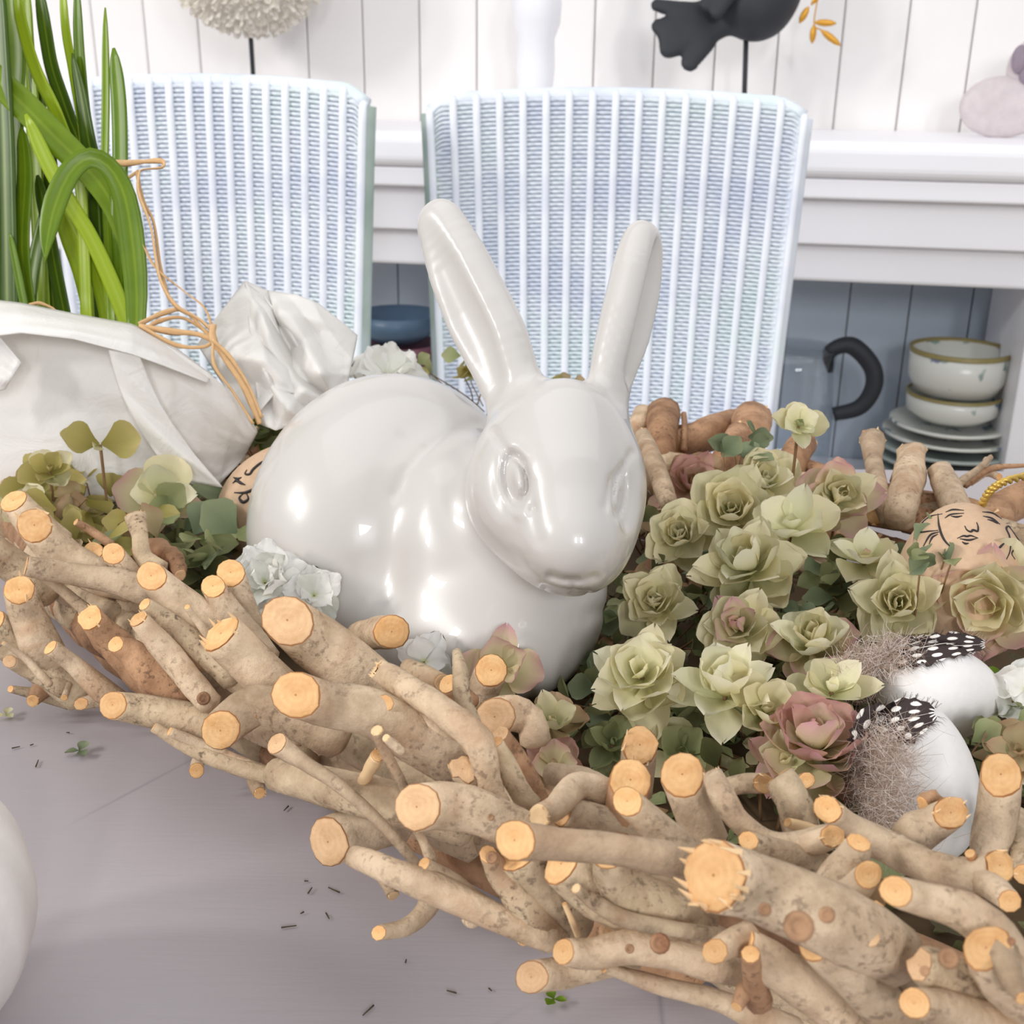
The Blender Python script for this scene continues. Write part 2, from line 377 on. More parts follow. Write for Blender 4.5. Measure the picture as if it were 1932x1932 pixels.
for a in (sR - 0.04, sL, sR + 0.44):
    bevel(put('side_post', *wbox(a, a + 0.05, 0.02, DP - 0.031, 0, fz(548) - 0.0005), M['white'], sb, smooth=False), 0.003)
s1, _ = wallhit(1600, 600, 0.02)
for k in range(-19, 10):
    a = s1 + k * 0.1145
    put('back_plank', *wbox(max(a + 0.001, sL), min(a + 0.1125, sR + 0.46), 0.003, 0.015, 0.02, fz(548) - 0.0005), M['blueback'], sb, smooth=False)
print('sideboard z', ztop, fz(340), fz(380), fz(472), fz(548), zsh)

# wicker chairs
def chair(name, label, px0, px1, py0, yaw, Y, pyb, flip):
    a = V(px0, py0, Y); zt_ = a.z; zb = 0.40; wpx = px1 - px0
    b = V(px1, py0, Y); w = (b - a).length
    c = (a + b) / 2; root = thing(name, label, 'chair', (c.x, c.y, 0), 'loom chairs behind the table')
    ax = Vector((math.cos(yaw), math.sin(yaw), 0)); nrm = Vector((math.sin(yaw), -math.cos(yaw), 0))
    H = zt_ - zb
    def P(u, h, off):       # u -1..1, h 0 bottom..1 top
        taper = 1 - 0.10 * (1 - h)
        bow = 0.018 * (u * u) * 1.0
        crown = 0.011 * (1 - u * u) * max(0, h)
        edge = max(0.0, abs(u) - 0.93) / 0.07
        drop = 0.012 * edge ** 2 * (h > 0.9)
        lean = 0.05 * h - 0.05
        p = c + ax * (u * w / 2 * taper) + nrm * (off + bow - lean)
        return Vector((p.x, p.y, zb + H * h + crown - drop))
    # core panel, its darker blue-grey stands for shade between the strands
    nu, nh = 24, 8
    vs, fs = [], []
    for side in (0, 1):
        for i in range(nu + 1):
            for j in range(nh + 1): vs.append(P(-0.99 + 1.98 * i / nu, j / nh * 0.995, -0.004 - side * 0.022))
    st = (nu + 1) * (nh + 1)
    for i in range(nu):
        for j in range(nh):
            q = (i * (nh + 1) + j, (i + 1) * (nh + 1) + j, (i + 1) * (nh + 1) + j + 1, i * (nh + 1) + j + 1)
            fs.append(q); fs.append(tuple(x + st for x in q[::-1]))
    for i in range(nu):
        a0 = i * (nh + 1); fs.append((a0 + nh, a0 + nh + 1 + nh, a0 + nh + 1 + nh + st, a0 + nh + st)); fs.append((a0, a0 + st, a0 + nh + 1 + st, a0 + nh + 1))
    for j in range(nh):
        fs.append((j, j + 1, j + 1 + st, j + st)); e = nu * (nh + 1); fs.append((e + j, e + j + st, e + j + 1 + st, e + j + 1))
    put('back_shade_core', vs, fs, M['weaveback'], root, smooth=False)
    # weft strands: wavy strips over and under the warp, real relief
    NC = 16; rows = int(H / 0.0052); vs, fs = [], []
    nseg = NC * 8
    for r in range(rows):
        h = (r + 0.5) / rows; ph = (r % 2) * math.pi
        base = len(vs)
        for i in range(nseg + 1):
            u = -1 + 2 * i / nseg
            o_ = 0.0012 * math.cos(u * NC * 2 * math.pi + ph) + 0.0012
            for dh, of in ((-0.0022, 0), (0, 0.0014), (0.0018, 0)):
                p = P(u, h, o_ + of - 0.0015); vs.append(Vector((p.x, p.y, p.z + dh)))
        for i in range(nseg):
            for q in range(2):
                a0 = base + i * 3 + q; fs.append((a0, a0 + 3, a0 + 4, a0 + 1))
    put('woven_strands', vs, fs, M['weave'], root, kind='stuff')
    for i in range(NC + 1):
        u = -1 + 2 * i / NC
        pts = [P(u, j / 10, 0.0016 if i % 1 == 0 else 0) for j in range(11)]
        top = P(u, 1, -0.012); pts += [Vector((top.x, top.y, top.z + 0.003)), P(u, 0.99, -0.03)]
        put('rib', *tube(pts, [0.0050] * len(pts), 8, 24, flat=0.6), M['weaverib'], root)
    for u in (-1, 1):
        pts = [P(u, j / 8, -0.012) for j in range(9)]
        o = put('side_frame', *tube(pts, [0.013] * 9, 10, 24), M['weaveside' if (u < 0) != flip else 'weave'], root)  # one side frame per chair gets the grey green tone
        if (u < 0) != flip: o['label'] = 'grey green side edge'
    pts = [P(-1 + 2 * j / 16, 1.0, -0.012) for j in range(17)]
    put('top_rail', *tube(pts, [0.0115] * 17, 10, 48), M['weave'], root)
    # seat, apron and legs (mostly behind the table)
    back = -nrm
    def S(u, t, z): p = c + ax * (u * w * 0.45) + nrm * (0.05 + t); return Vector((p.x, p.y, z))
    vs = [S(u, t, z) for u in (-1, 1) for t in (0.0, 0.42) for z in (0.40, 0.44)]
    bevel(put('seat', vs, box(0, 1, 0, 1, 0, 1)[1], M['weave'], root, smooth=False), 0.012)
    for u in (-0.93, 0.93):
        for t in (0.03, 0.39):
            put('leg', *tube([S(u, t, 0.0), S(u, t, 0.399)], [0.014, 0.018], 10, 3), M['weaverib'], root)
    return root
# chairs face the table: their backs' front is what the camera sees
chair('loom_chair', 'right white woven loom chair, its whole back in view behind the rabbit', 812, 1512, 196, math.radians(-3), 1.58, 800, False)
chair('loom_chair', 'left white woven loom chair behind the green blades and paper wrap', 90, 698, 172, math.radians(-7), 1.52, 700, True)

# ------------------------------------------------------------------ things on and in the sideboard
def onboard(px, t=0.2):
    s, _ = wallhit(px, 250, t); return s
def wframe(s, t, z): return W(s, t, z)
# shell ball on a black stem
def shellball():
    s, zc = wallhit(462, -100, 0.2); c = W(s, 0.2, zc); d = depth(c); R = 160 * d / FPX
    root = thing('shell_ball', 'round cream shell ball ornament on a thin black rod', 'ornament', W(s, 0.2, zt))
    vs, fs = [], []
    for (r_, z_) in [(R * 0.86 * math.sin(a * math.pi / 16), -R * 0.86 * math.cos(a * math.pi / 16)) for a in range(1, 16)]: vs.append((r_, z_))
    put('core', *lathe(vs, c, 32), M['shell'], root)
    vs, fs = [], []
    n = 1500
    for i in range(n):
        z = 1 - 2 * (i + 0.5) / n; a = i * 2.399963; q = math.sqrt(1 - z * z); nrm = Vector((q * math.cos(a), q * math.sin(a), z))
        t1 = nrm.cross(Vector((0, 0, 1))).normalized() if abs(nrm.z) < .98 else Vector((1, 0, 0)); t2 = nrm.cross(t1)
        ang = rng.rand() * 6.28; a1 = t1 * math.cos(ang) + t2 * math.sin(ang); a2 = nrm.cross(a1)
        p = c + nrm * R * 0.85; L = R * 0.15 * (0.7 + 0.5 * rng.rand()); w_ = 0.008
        b = len(vs); tip = p + (nrm + a1 * rng.uniform(-.5, .5)).normalized() * L
        vs += [p - a1 * w_ * .5, p + a1 * w_ * .5, tip + a1 * w_ * .7, tip + a2 * .004 + nrm * .002, tip - a1 * w_ * .7]
        fs += [(b, b + 1, b + 2, b + 3, b + 4)]
    put('shell_flakes', vs, fs, M['shell'], root, kind='stuff', smooth=False)
    put('rod', *tube([W(s, 0.2, zt + 0.012), c], [0.004, 0.004], 8, 2), M['black'], root, label='thin black rod')
    put('foot', *lathe([(0.045, 0), (0.045, 0.008), (0.01, 0.014)], W(s, 0.2, zt), 24), M['black'], root)
shellball()
def candlestick():
    s, z1 = wallhit(1012, 30, 0.2); c = W(s, 0.2, zt); d = depth(c); k = d / FPX
    z2 = z1 - zt; P_ = [(45, 0), (45, .01), (30, .02), (22, .035), (33, .07), (36, z2 * .55), (34, z2 * .8), (44, z2 - .012), (46, z2 + .02), (42, z2 + .045), (30, z2 + .07), (28, z2 + .2), (24, z2 + .21)]
    o = put('candlestick', *lathe([(r * k, z) for r, z in P_], c, 32), M['white'], label='white turned candlestick standing on the sideboard between the shell ball and black bird', cat='candlestick')
candlestick()
# ------------------------------------------------------------------ signed distance modelling (smooth sculpted bodies)
def ell(P, c, r):
    q = P - np.array(c); r = np.array(r, dtype=float)
    k0 = np.sqrt(((q / r) ** 2).sum(-1)); k1 = np.sqrt(((q / (r * r)) ** 2).sum(-1)) + 1e-9
    return k0 * (k0 - 1.0) / k1
def smin(a, b, k):
    h = np.clip(0.5 + 0.5 * (b - a) / k, 0, 1); return b * (1 - h) + a * h - k * h * (1 - h)
def smax(a, b, k): return -smin(-a, -b, k)
def chain(P, pts, rad, nrm=None, flat=1.0):
    """distance to a chain of tapered segments, optionally flattened along nrm"""
    best = None
    if len(pts) > 4:
        cp, rad = catmull([Vector(p) for p in pts], rad, 22); pts = cp
    pts = [np.array(p, dtype=float) for p in pts]
    for i in range(len(pts) - 1):
        a, b = pts[i], pts[i + 1]; ab = b - a
        t = np.clip(((P - a) @ ab) / (ab @ ab), 0, 1)
        v = P - (a + t[..., None] * ab); r = rad[i] + (rad[i + 1] - rad[i]) * t
        if nrm is not None:
            n = np.array(nrm); n = n / np.linalg.norm(n); vn = v @ n
            d = np.sqrt(np.maximum((v * v).sum(-1) - vn * vn, 0) + (vn * flat) ** 2) - r
            d = d / (1 + (flat - 1) * 0.5)
        else: d = np.sqrt((v * v).sum(-1)) - r
        best = d if best is None else (smin(best, d, 0.004) if len(pts) < 10 else np.minimum(best, d))
    return best
def nets(f, lo, hi, h):
    xs = [np.arange(lo[i], hi[i] + h, h, dtype=np.float64) for i in range(3)]
    nx, ny, nz = map(len, xs)
    K = 6
    cs = [x[K // 2::K] for x in [np.arange(lo[i], lo[i] + h * (math.ceil(len(xs[i]) / K) * K), h) for i in range(3)]]
    Cg = np.empty(tuple(map(len, cs))); Y, Z = np.meshgrid(cs[1], cs[2], indexing='ij')
    for i in range(len(cs[0])): Cg[i] = f(np.stack([np.full_like(Y, cs[0][i]), Y, Z], -1))
    G = Cg.repeat(K, 0).repeat(K, 1).repeat(K, 2)[:nx, :ny, :nz].copy()
    near = np.stack(np.nonzero(np.abs(G) < h * K * 1.5), -1)
    for i in range(0, len(near), 200000):
        J = near[i:i + 200000]; G[tuple(J.T)] = f(np.array(lo) + J * h)
    S = G < 0
    acc = np.zeros((nx - 1, ny - 1, nz - 1, 3)); cnt = np.zeros((nx - 1, ny - 1, nz - 1))
    cor = [(i, j, k) for i in (0, 1) for j in (0, 1) for k in (0, 1)]
    def sl(A, c): return A[c[0]:nx - 1 + c[0], c[1]:ny - 1 + c[1], c[2]:nz - 1 + c[2]]
    for a in cor:
        for ax in range(3):
            if a[ax] == 0:
                b = list(a); b[ax] = 1; ga, gb = sl(G, a), sl(G, b); m_ = (ga < 0) != (gb < 0)
                t = np.where(m_, ga / np.where(m_, ga - gb, 1), 0)
                for d in range(3): acc[..., d] += np.where(m_, a[d] + (t if d == ax else 0), 0)
                cnt += m_
    act = cnt > 0; idx = -np.ones(act.shape, int); idx[act] = np.arange(act.sum())
    base = np.stack(np.nonzero(act), -1)
    Vv = np.array(lo) + h * (base + acc[act] / cnt[act][:, None])
    F = []
    for ax in range(3):
        o1, o2 = (ax + 1) % 3, (ax + 2) % 3
        A = [slice(None)] * 3; B = [slice(None)] * 3; A[ax] = slice(0, -1); B[ax] = slice(1, None)
        sa, sb_ = S[tuple(A)], S[tuple(B)]; ch = sa != sb_
        I = np.stack(np.nonzero(ch), -1)
        ok = (I[:, o1] > 0) & (I[:, o2] > 0) & (I[:, o1] < [nx, ny, nz][o1] - 1) & (I[:, o2] < [nx, ny, nz][o2] - 1); I = I[ok]
        ins = sa[tuple(I.T)]
        def g(d1, d2):
            J = I.copy(); J[:, o1] -= d1; J[:, o2] -= d2; return idx[tuple(J.T)]
        q = np.stack([g(1, 1), g(0, 1), g(0, 0), g(1, 0)], -1); q[~ins] = q[~ins][:, ::-1]; F.append(q)
    F = np.concatenate(F); F = F[(F >= 0).all(1)]
    for it in range(4):
        e = h * 0.05; d = f(Vv)
        g = np.stack([f(Vv + np.eye(3)[i] * e) - f(Vv - np.eye(3)[i] * e) for i in range(3)], -1) / (2 * e)
        st = d[:, None] * g / np.maximum((g * g).sum(-1), 0.2)[:, None]
        n_ = np.linalg.norm(st, axis=1, keepdims=True); st *= np.minimum(1, h * 0.5 / np.maximum(n_, 1e-9)); Vv = Vv - st
    return Vv, F
def cw(Vv):   # camera-axes coordinates (right, up, forward) to world
    A = np.array([list(Rt), list(Up), list(Fw)]); return Vv @ A + np.array(CAM)
def q(px, py, d): return np.array([(px - 966) / FPX * d, -(py - 966) / FPX * d, d])

# ------------------------------------------------------------------ the rabbit
def rabbit_sdf():
    def pr(px, d): return px / FPX * d
    up = np.array([Rt.z, Up.z, Fw.z])           # world up in camera axes
    d0 = 0.475
    Lp = [q(990, 812, .482), q(962, 722, .487), q(934, 650, .491), q(906, 594, .495), q(868, 510, .50), q(838, 440, .504), q(829, 424, .505)]
    Lr = [pr(x, .49) for x in (44, 64, 72, 74, 69, 55, 50)]
    Rp = [q(1143, 800, .482), q(1155, 704, .488), q(1183, 610, .494), q(1202, 530, .499), q(1211, 482, .502), q(1213, 476, .503)]
    Rr = [pr(x, .49) for x in (46, 60, 74, 74, 64, 58)]
    Ln = np.array([-0.62, 0.0, -0.78]); Rn = np.array([0.93, 0.0, -0.37])
    Lw = np.array([.10, 0.03, 0])
    def f(P):
        rear = ell(P, q(742, 968, .590), (pr(249, .590), pr(262, .590), .066))
        haunch = ell(P, q(665, 1030, .565), (pr(170, .565), pr(190, .565), .045))
        mid = ell(P, q(868, 1060, .545), (pr(150, .545), pr(235, .545), .046))
        chest = ell(P, q(985, 1110, .530), (pr(160, .530), pr(182, .530), .044))
        low = ell(P, q(860, 1190, .555), (pr(240, .555), pr(120, .555), .058))
        body = smin(rear, haunch, 0.03); body = smin(body, mid, 0.014); body = smin(body, chest, 0.016); body = smin(body, low, 0.02)
        pawA = ell(P, q(950, 1235, .500), (pr(88, .5), pr(60, .5), .018)); body = smin(body, pawA, 0.03)
        neck = ell(P, q(1000, 950, .515), (pr(130, .515), pr(130, .515), .030)); body = smin(body, neck, 0.012)
        skull = ell(P, q(1052, 872, .480), (pr(146, .48), pr(150, .48), .036))
        jowl = ell(P, q(1046, 948, .474), (pr(158, .474), pr(128, .474), .034))
        muz = ell(P, q(1082, 1035, .452), (pr(92, .452), pr(86, .452), .026))
        brdg = chain(P, [q(1068, 800, .462), q(1074, 900, .448), q(1080, 1010, .438)], [pr(70, .46), pr(66, .45), pr(62, .44)])
        head = smin(skull, jowl, 0.02); head = smin(head, muz, 0.022); head = smin(head, brdg, 0.014)
        # eye sockets
        eL = q(972, 903, .4475); eR = q(1166, 935, .4475)
        head = smax(head, -ell(P, eL + np.array([-.003, 0, -.006]), (.0034, .0088, .0060)), 0.009)
        head = smax(head, -ell(P, eR + np.array([.004, 0, -.006]), (.0034, .0088, .0060)), 0.009)
        earL = chain(P, Lp, Lr, Ln, 1.45); earR = chain(P, Rp, Rr, Rn, 1.5)
        offL = Ln * 0.0150 + np.array([-.0030, 0, 0])
        cl = chain(P, [p + offL for p in Lp[1:]], [r * .80 for r in Lr[1:]], Ln, 1.1)
        offR = Rn * 0.0145 + np.array([0.0008, 0, 0])
        cr = chain(P, [p + offR for p in Rp[1:]], [r * .80 for r in Rr[1:]], Rn, 1.1)
        earL = smax(earL, -cl, 0.0035); earR = smax(earR, -cr, 0.0035)
        head = smin(head, earL, 0.010); head = smin(head, earR, 0.010)
        # surface details, pressed into the front of the head and the flank
        X = P[..., 0] / P[..., 2] * FPX + 966; Y = 966 - P[..., 1] / P[..., 2] * FPX
        def line(pts, w):
            best = None
            for (a, b) in zip(pts[:-1], pts[1:]):
                dx, dy = b[0] - a[0], b[1] - a[1]; t = np.clip(((X - a[0]) * dx + (Y - a[1]) * dy) / (dx * dx + dy * dy), 0, 1)
                d2 = (X - a[0] - t * dx) ** 2 + (Y - a[1] - t * dy) ** 2; best = d2 if best is None else np.minimum(best, d2)
            return np.exp(-best / (w * w))
        front = 1 / (1 + np.exp((P[..., 2] - 0.470) / .003))
        g = .0013 * line([(1040, 1086), (1062, 1093), (1095, 1094), (1122, 1087)], 8) + .0005 * line([(1085, 1094), (1080, 1112)], 6)
        g = g +   .0009 * line([(1028, 1108), (1060, 1117), (1110, 1116)], 6)
        g = g + .0013 * line([(932, 815), (955, 852), (988, 872), (1002, 912), (1004, 960)], 9) + .0006 * line([(1003, 960), (1018, 1020)], 12)
        g = g + .0010 * line([(1190, 855), (1172, 885), (1152, 905), (1142, 955)], 8)
        for (ex, ey, rx, ry, tl, am) in ((973, 905, 17, 36, .12, 1.0), (1168, 930, 10, 34, -.1, .45)):
            ux = (X - ex) - tl * (Y - ey); e = np.sqrt((ux / rx) ** 2 + ((Y - ey) / ry) ** 2)
            g = g + am * (.0012 * np.exp(-((e - 1.15) / .28) ** 2) - .0022 * np.exp(-(e / .85) ** 2) - .0006 * np.exp(-((e - 1.8) / .35) ** 2))
        head = head + front * g
        side = 1 / (1 + np.exp(-(P[..., 2] - 0.497) / .003))
        gb = .0012 * line([(905, 800), (870, 812), (828, 836), (793, 863), (768, 893), (752, 930)], 16)
        gb = gb + .0014 * line([(752, 930), (742, 1000), (740, 1080), (745, 1200)], 40)
        gb = gb + .0014 * line([(1000, 1190), (1060, 1180), (1130, 1150)], 18)
        body = body + side * gb
        al = smin(head, body, 0.0035)
        hz = P @ up + (CAM.z - TZ) - 0.016          # height over the tray bottom
        return smax(al, -hz, 0.004)
    return f
tray_z = 0.012
ez = D(820, 1150, .55)
rb_root = thing('ceramic_rabbit', 'glossy white ceramic rabbit with upright ears sitting in the twig tray', 'figurine', (ez.x, ez.y, TZ + 0.016))
_f = rabbit_sdf()
_v, _F = nets(_f, (-.145, -.098, .405), (.085, .150, .665), 0.00115)
put('body', cw(_v).tolist(), _F.tolist(), M['ceramic'], rb_root)
print('rabbit faces', len(_F))
# ------------------------------------------------------------------ the twig tray
BL = [(-300, 1215), (0, 1292), (200, 1345), (400, 1470), (600, 1560), (750, 1690), (1000, 1850), (1300, 1960), (1600, 2040), (2300, 2250)]
def baseline(x):
    for (a, b) in zip(BL[:-1], BL[1:]):
        if x <= b[0]: return a[1] + (b[1] - a[1]) * (x - a[0]) / (b[0] - a[0])
    return BL[-1][1]
def rimpoint(px, py, dd=0.0, hmax=0.062):
    """point on the sloping outer face and flat top of the near rim; dd in cm moves it nearer (-) or farther (+)"""
    dl = max(-20, baseline(px) - py)
    z = min(hmax, max(0.004, 0.006 + dl * 0.00019))
    p = T(px, py, z); d = depth(p) + dd * 0.01
    return D(px, py, d)
tray = thing('twig_tray', 'large oval tray woven from sawn pale twigs and branch stubs, filled with dried blooms', 'tray', (0.04, 0.46, TZ))
def make_stick(P, R, opn=0.5, mats=('bark', 'cut'), jag=0.12, sides=14, farcap=True, parent=None, name='stick', lump=0.06, nrm=None, label=None, cmin=0.40):
    L = sum((Vector(a) - Vector(b)).length for a, b in zip(P[:-1], P[1:]))
    rm = sum(R) / len(R); n = int(max(6, min(22, L / (rm * 0.6))))
    pts, rs = catmull(P, R, n); Tt, Nn, Bn = frames(pts)
    ln = [0.0]
    for a, b in zip(pts[:-1], pts[1:]): ln.append(ln[-1] + (b - a).length)
    axis = Tt[0]; cn = nrm if nrm is not None else (-axis * (1 - opn) + (CAM - pts[0]).normalized() * opn)
    tc = (CAM - pts[0]).normalized(); w_ = opn
    for _ in range(24):                             # saw cuts are slanted, but never so far that the face grows long
        cn = (-axis * (1 - w_) + tc * w_).normalized() if nrm is None else nrm.normalized(); c_ = cn.dot(-axis)
        if (c_ >= cmin and cn.dot(tc) <= 1.12 * c_) or w_ <= 0.02: break
        w_ -= 0.04
    if c_ < cmin:
        perp = (cn + axis * c_); perp = perp.normalized() if perp.length > 1e-6 else Vector((0, 0, 1))
        cn = (-axis * cmin + perp * math.sqrt(1 - cmin ** 2)).normalized()
    seed = Vector((rng.rand() * 50, rng.rand() * 50, rng.rand() * 50))
    vs, fs = [], []
    fall = max(3.2 * rs[0], 1e-4); fall = min(fall, ln[-1] * 0.95)
    for i, p in enumerate(pts):
        for k in range(sides):
            a = 2 * math.pi * k / sides; dv = Nn[i] * math.cos(a) + Bn[i] * math.sin(a)
            r = rs[i] * (1 + lump * 1.6 * noise.noise(seed + dv * 0.9 + Vector((ln[i] / rm * 0.35, 0, 0))) + lump * 1.2 * noise.noise(seed + dv * 2.2 + Vector((ln[i] / rm * 1.1, 3, 0))))
            v = p + dv * r
            w = max(0.0, 1 - ln[i] / fall)
            if w > 0:
                t = -((v - pts[i]).dot(cn)) / axis.dot(cn)
                v = v + axis * t * w
            if v.z < TZ + .0008: v.z = TZ + .0008
            vs.append(v)
    for i in range(n):
        for k in range(sides):
            k2 = (k + 1) % sides; fs.append((i * sides + k, i * sides + k2, (i + 1) * sides + k2, (i + 1) * sides + k))
    ec = pts[n]; b_ = len(vs)
    for k in range(sides): vs.append(ec + Tt[n] * rs[n] * .35 + (vs[n * sides + k] - ec) * .6)
    for k in range(sides): fs.append((n * sides + k, n * sides + (k + 1) % sides, b_ + (k + 1) % sides, b_ + k))
    fm = [0] * len(fs); RING.append([vs[k].copy() for k in range(sides)])
    fs.append(tuple(range(sides))[::-1]); fm.append(1)
    fs.append(tuple(range(b_, b_ + sides))); fm.append(0)
    o = put(name, vs, fs, [M[mats[0]], M[mats[1]]], parent, fm=fm)
    if label: o['label'] = label
    # the sawn face: a slightly domed, ragged disc seated in the bark ring
    cvs, cfs, rad = [], [], []
    c0 = sum((vs[k] for k in range(sides)), Vector()) / sides
    lift = rs[0] * 0.05
    rings = [(0.955, 0.3), (0.9, 1.0), (0.6, 1.1), (0.25, 1.0)]
    for (f, h) in rings:
        for k in range(sides):
            jg = jag * rs[0] * noise.noise(seed + Vector((k * 1.7, f * 9, 4))) * (0.8 if f > 0.8 else 0.35)
            cvs.append(c0 + (vs[k] - c0) * (f + jg / max(rs[0], 1e-5) * 0.25) + cn * (lift * h + abs(jg) * 0.6)); rad.append(f)
    cvs.append(c0 + cn * lift); rad.append(0)
    for i in range(len(rings) - 1):
        for k in range(sides):
            k2 = (k + 1) % sides; cfs.append((i * sides + k2, i * sides + k, (i + 1) * sides + k, (i + 1) * sides + k2))
    b = (len(rings) - 1) * sides
    for k in range(sides): cfs.append((b + (k + 1) % sides, b + k, len(cvs) - 1))
    e = put('cut_end', cvs, cfs, M[mats[1]], o, col=rad)
    return o, cn
RING = []
def splinters(parent, c, ax, R, n, L, mat='splinter', ring=None, cn=None):
    out = []
    if ring:
        for i in range(n):
            k = (i * 3) // 4 % len(ring) if n > 10 else rng.randint(len(ring)); c0 = sum(ring, Vector()) / len(ring)
            p = ring[k].lerp(ring[(k + 1) % len(ring)], rng.rand()).lerp(c0, rng.uniform(0.02, .12)); d = (ax + cn * .5 + Vector((rng.normal(), rng.normal(), rng.normal())) * .22).normalized()
            out.append(tube([p - d * L * .2, p + d * L * rng.uniform(.3, .8)], [R * 0.13, R * 0.02], 4, 2))
        n = 0
    for i in range(n):
        a = rng.rand() * 6.28; pr_ = Vector((rng.normal(), rng.normal(), rng.normal())); pr_ = (pr_ - ax * pr_.dot(ax)).normalized()
        p = c + pr_ * R * rng.uniform(0.5, 1.0); d = (ax + pr_ * rng.uniform(-.1, .5)).normalized()
        out.append(tube([p - d * L * 0.3, p + d * L * rng.uniform(.5, 1)], [R * 0.12, R * 0.015], 4, 2))
    put('splinters', *merge(out), M[mat], parent, smooth=False, kind='stuff')
# (pixels of the sawn end, its radius, its depth offset), ... further points ...; options
def S(*p, o=0.5, m='bark', c='cut', j=0.2, sp=0, lump=0.045, hm=0.062, both=False, knots=(), parent=None, deep=None, ln=-0.30, cm=0.40, mx=0.032):
    if j >= .3 and not sp: sp = 4
    P, R = [], []
    for t in p:
        x, y, r, dd = t
        w = rimpoint(x, y, dd, hm) if deep is None else T(x, y, deep)
        if deep is not None: w = D(x, y, depth(w) + dd * .01)
        P.append(w); R.append(r * depth(w) / FPX)
    if True:                            # a stick leans back from its sawn end, so that the cut shows
        dp = [depth(w) for w in P]
        for i in range(len(P) - 2, -1, -1):
            lat = math.hypot(p[i][0] - p[i + 1][0], p[i][1] - p[i + 1][1]) * dp[i] / FPX
            d2 = min(dp[i], dp[i + 1] + (ln if i == 0 else (0.15 if mx < .04 else -.05)) * lat); d2 = max(d2, dp[i] - mx); dp[i] = d2
            P[i] = D(p[i][0], p[i][1], d2); R[i] = p[i][2] * d2 / FPX
    ob, cn = make_stick(P, R, o * .88, (m, c), j, 14 if R[0] > .003 else 9, parent=parent or tray, lump=lump, cmin=cm)
    if sp: splinters(ob, P[0], (P[0] - P[1]).normalized(), R[0], sp, R[0] * 0.7, ring=RING[-1], cn=cn)
    for (x, y, r, dd) in knots:
        w = rimpoint(x, y, dd, hm); rr = r * depth(w) / FPX; nn = (CAM - w).normalized()
        vs, fs = lathe([(rr, -rr * .5), (rr * .95, 0), (rr * .8, rr * .22), (rr * .6, rr * .22), (rr * .45, rr * .02), (rr * .1, rr * .05)], w, 12, nn.to_track_quat('Z', 'Y').to_matrix())
        put('knot', vs, fs, M['bark3'], ob)
    return ob
b2, b3 = 'bark2', 'bark3'
# --- upper left
S((26, 945, 27, 0), (60, 985, 32, .6), (110, 1030, 34, 1.5), o=.55, cm=.6)
S((66, 992, 32, -.6), (110, 1040, 36, -.4), (180, 1085, 34, .3), (250, 1110, 28, 1), o=.62, j=.3, knots=((82, 1043, 9, -1.6),))
S((-30, 1030, 34, -.2), (30, 1070, 32, 0), (90, 1120, 34, .6), m=b2, o=.3)
S((50, 1068, 20, -1.6), (130, 1082, 21, -1.6), (210, 1095, 24, -1.2), (285, 1118, 30, -.5), o=.15, m='bark')
S((214, 1044, 21, -.4), (240, 1075, 21, 0), (262, 1105, 20, .6), o=.75, ln=0.12)
S((176, 1040, 18, -.1), (200, 1072, 17, .3), (225, 1100, 17, .8), o=.75, j=.4, ln=0.12)
S((256, 974, 21, -.5), (264, 1010, 15, -.3), (270, 1050, 17, -.1), (300, 1080, 24, .4), o=.6, j=.4, m=b2)
S((340, 1085, 10, 0), (330, 1060, 22, 0), (290, 1040, 24, .2), (255, 1045, 16, .4), m=b3, lump=.22, o=.4, c='cut2')
S((143, 985, 7, -.3), (170, 1000, 8, 0), (210, 1028, 9, .5), m=b3, o=.3)
S((286, 1087, 28, -1.3), (330, 1130, 34, -1.1), (400, 1185, 38, -.7), (450, 1230, 38, 0), o=.62)
S((436, 1081, 27, .2), (452, 1125, 25, .5), (478, 1190, 24, 1.2), o=.75, ln=0.12)
S((402, 1106, 23, -.4), (425, 1145, 27, -.3), (462, 1200, 33, 0), (500, 1250, 33, .6), o=.7, ln=0.12)
S((36, 1113, 28, -2.2), (50, 1155, 33, -2.1), (75, 1215, 38, -1.8), (100, 1270, 38, -.8), o=.55, j=.45)
S((60, 1075, 9, -2.8), (115, 1112, 10, -2.6), (172, 1160, 14, -2.2), (220, 1205, 14, -1.4), o=.5, j=.4, sp=4)
S((170, 1166, 25, -2.3), (215, 1215, 32, -2.2), (275, 1275, 36, -1.8), (330, 1330, 34, -.9), o=.5, m=b3, j=.4, lump=.12)
S((262, 1168, 19, -3), (310, 1225, 25, -3), (360, 1285, 25, -3), (398, 1330, 24, -2.7), o=.35, j=.5, sp=5, knots=((384, 1318, 13, -3.6),))
S((273, 1140, 13, -2.0), (320, 1175, 21, -1.9), (380, 1225, 26, -1.8), (440, 1280, 26, -1.2), o=.4, m=b2)
S((353, 1145, 6, -2.4), (372, 1172, 7, -2.4), (402, 1208, 11, -2.0), o=.4)
S((418, 1196, 42, -2.5), (455, 1230, 43, -2.4), (510, 1285, 44, -2.1), (560, 1330, 42, -1.2), o=.18, j=.4, sp=8)
S((543, 1170, 46, -2.4), (590, 1205, 52, .4), (660, 1260, 55, 2.4), (740, 1325, 56, 3.8), (810, 1385, 50, 4.6), o=.7, c='cut2', knots=((587, 1165, 5, -3.3),), mx=.055, ln=-.5)
S((218, 1216, 16, -2.7), (250, 1235, 28, -2.3), (300, 1285, 36, -2.0), (360, 1340, 38, -1.3), m=b3, o=.5, lump=.1)
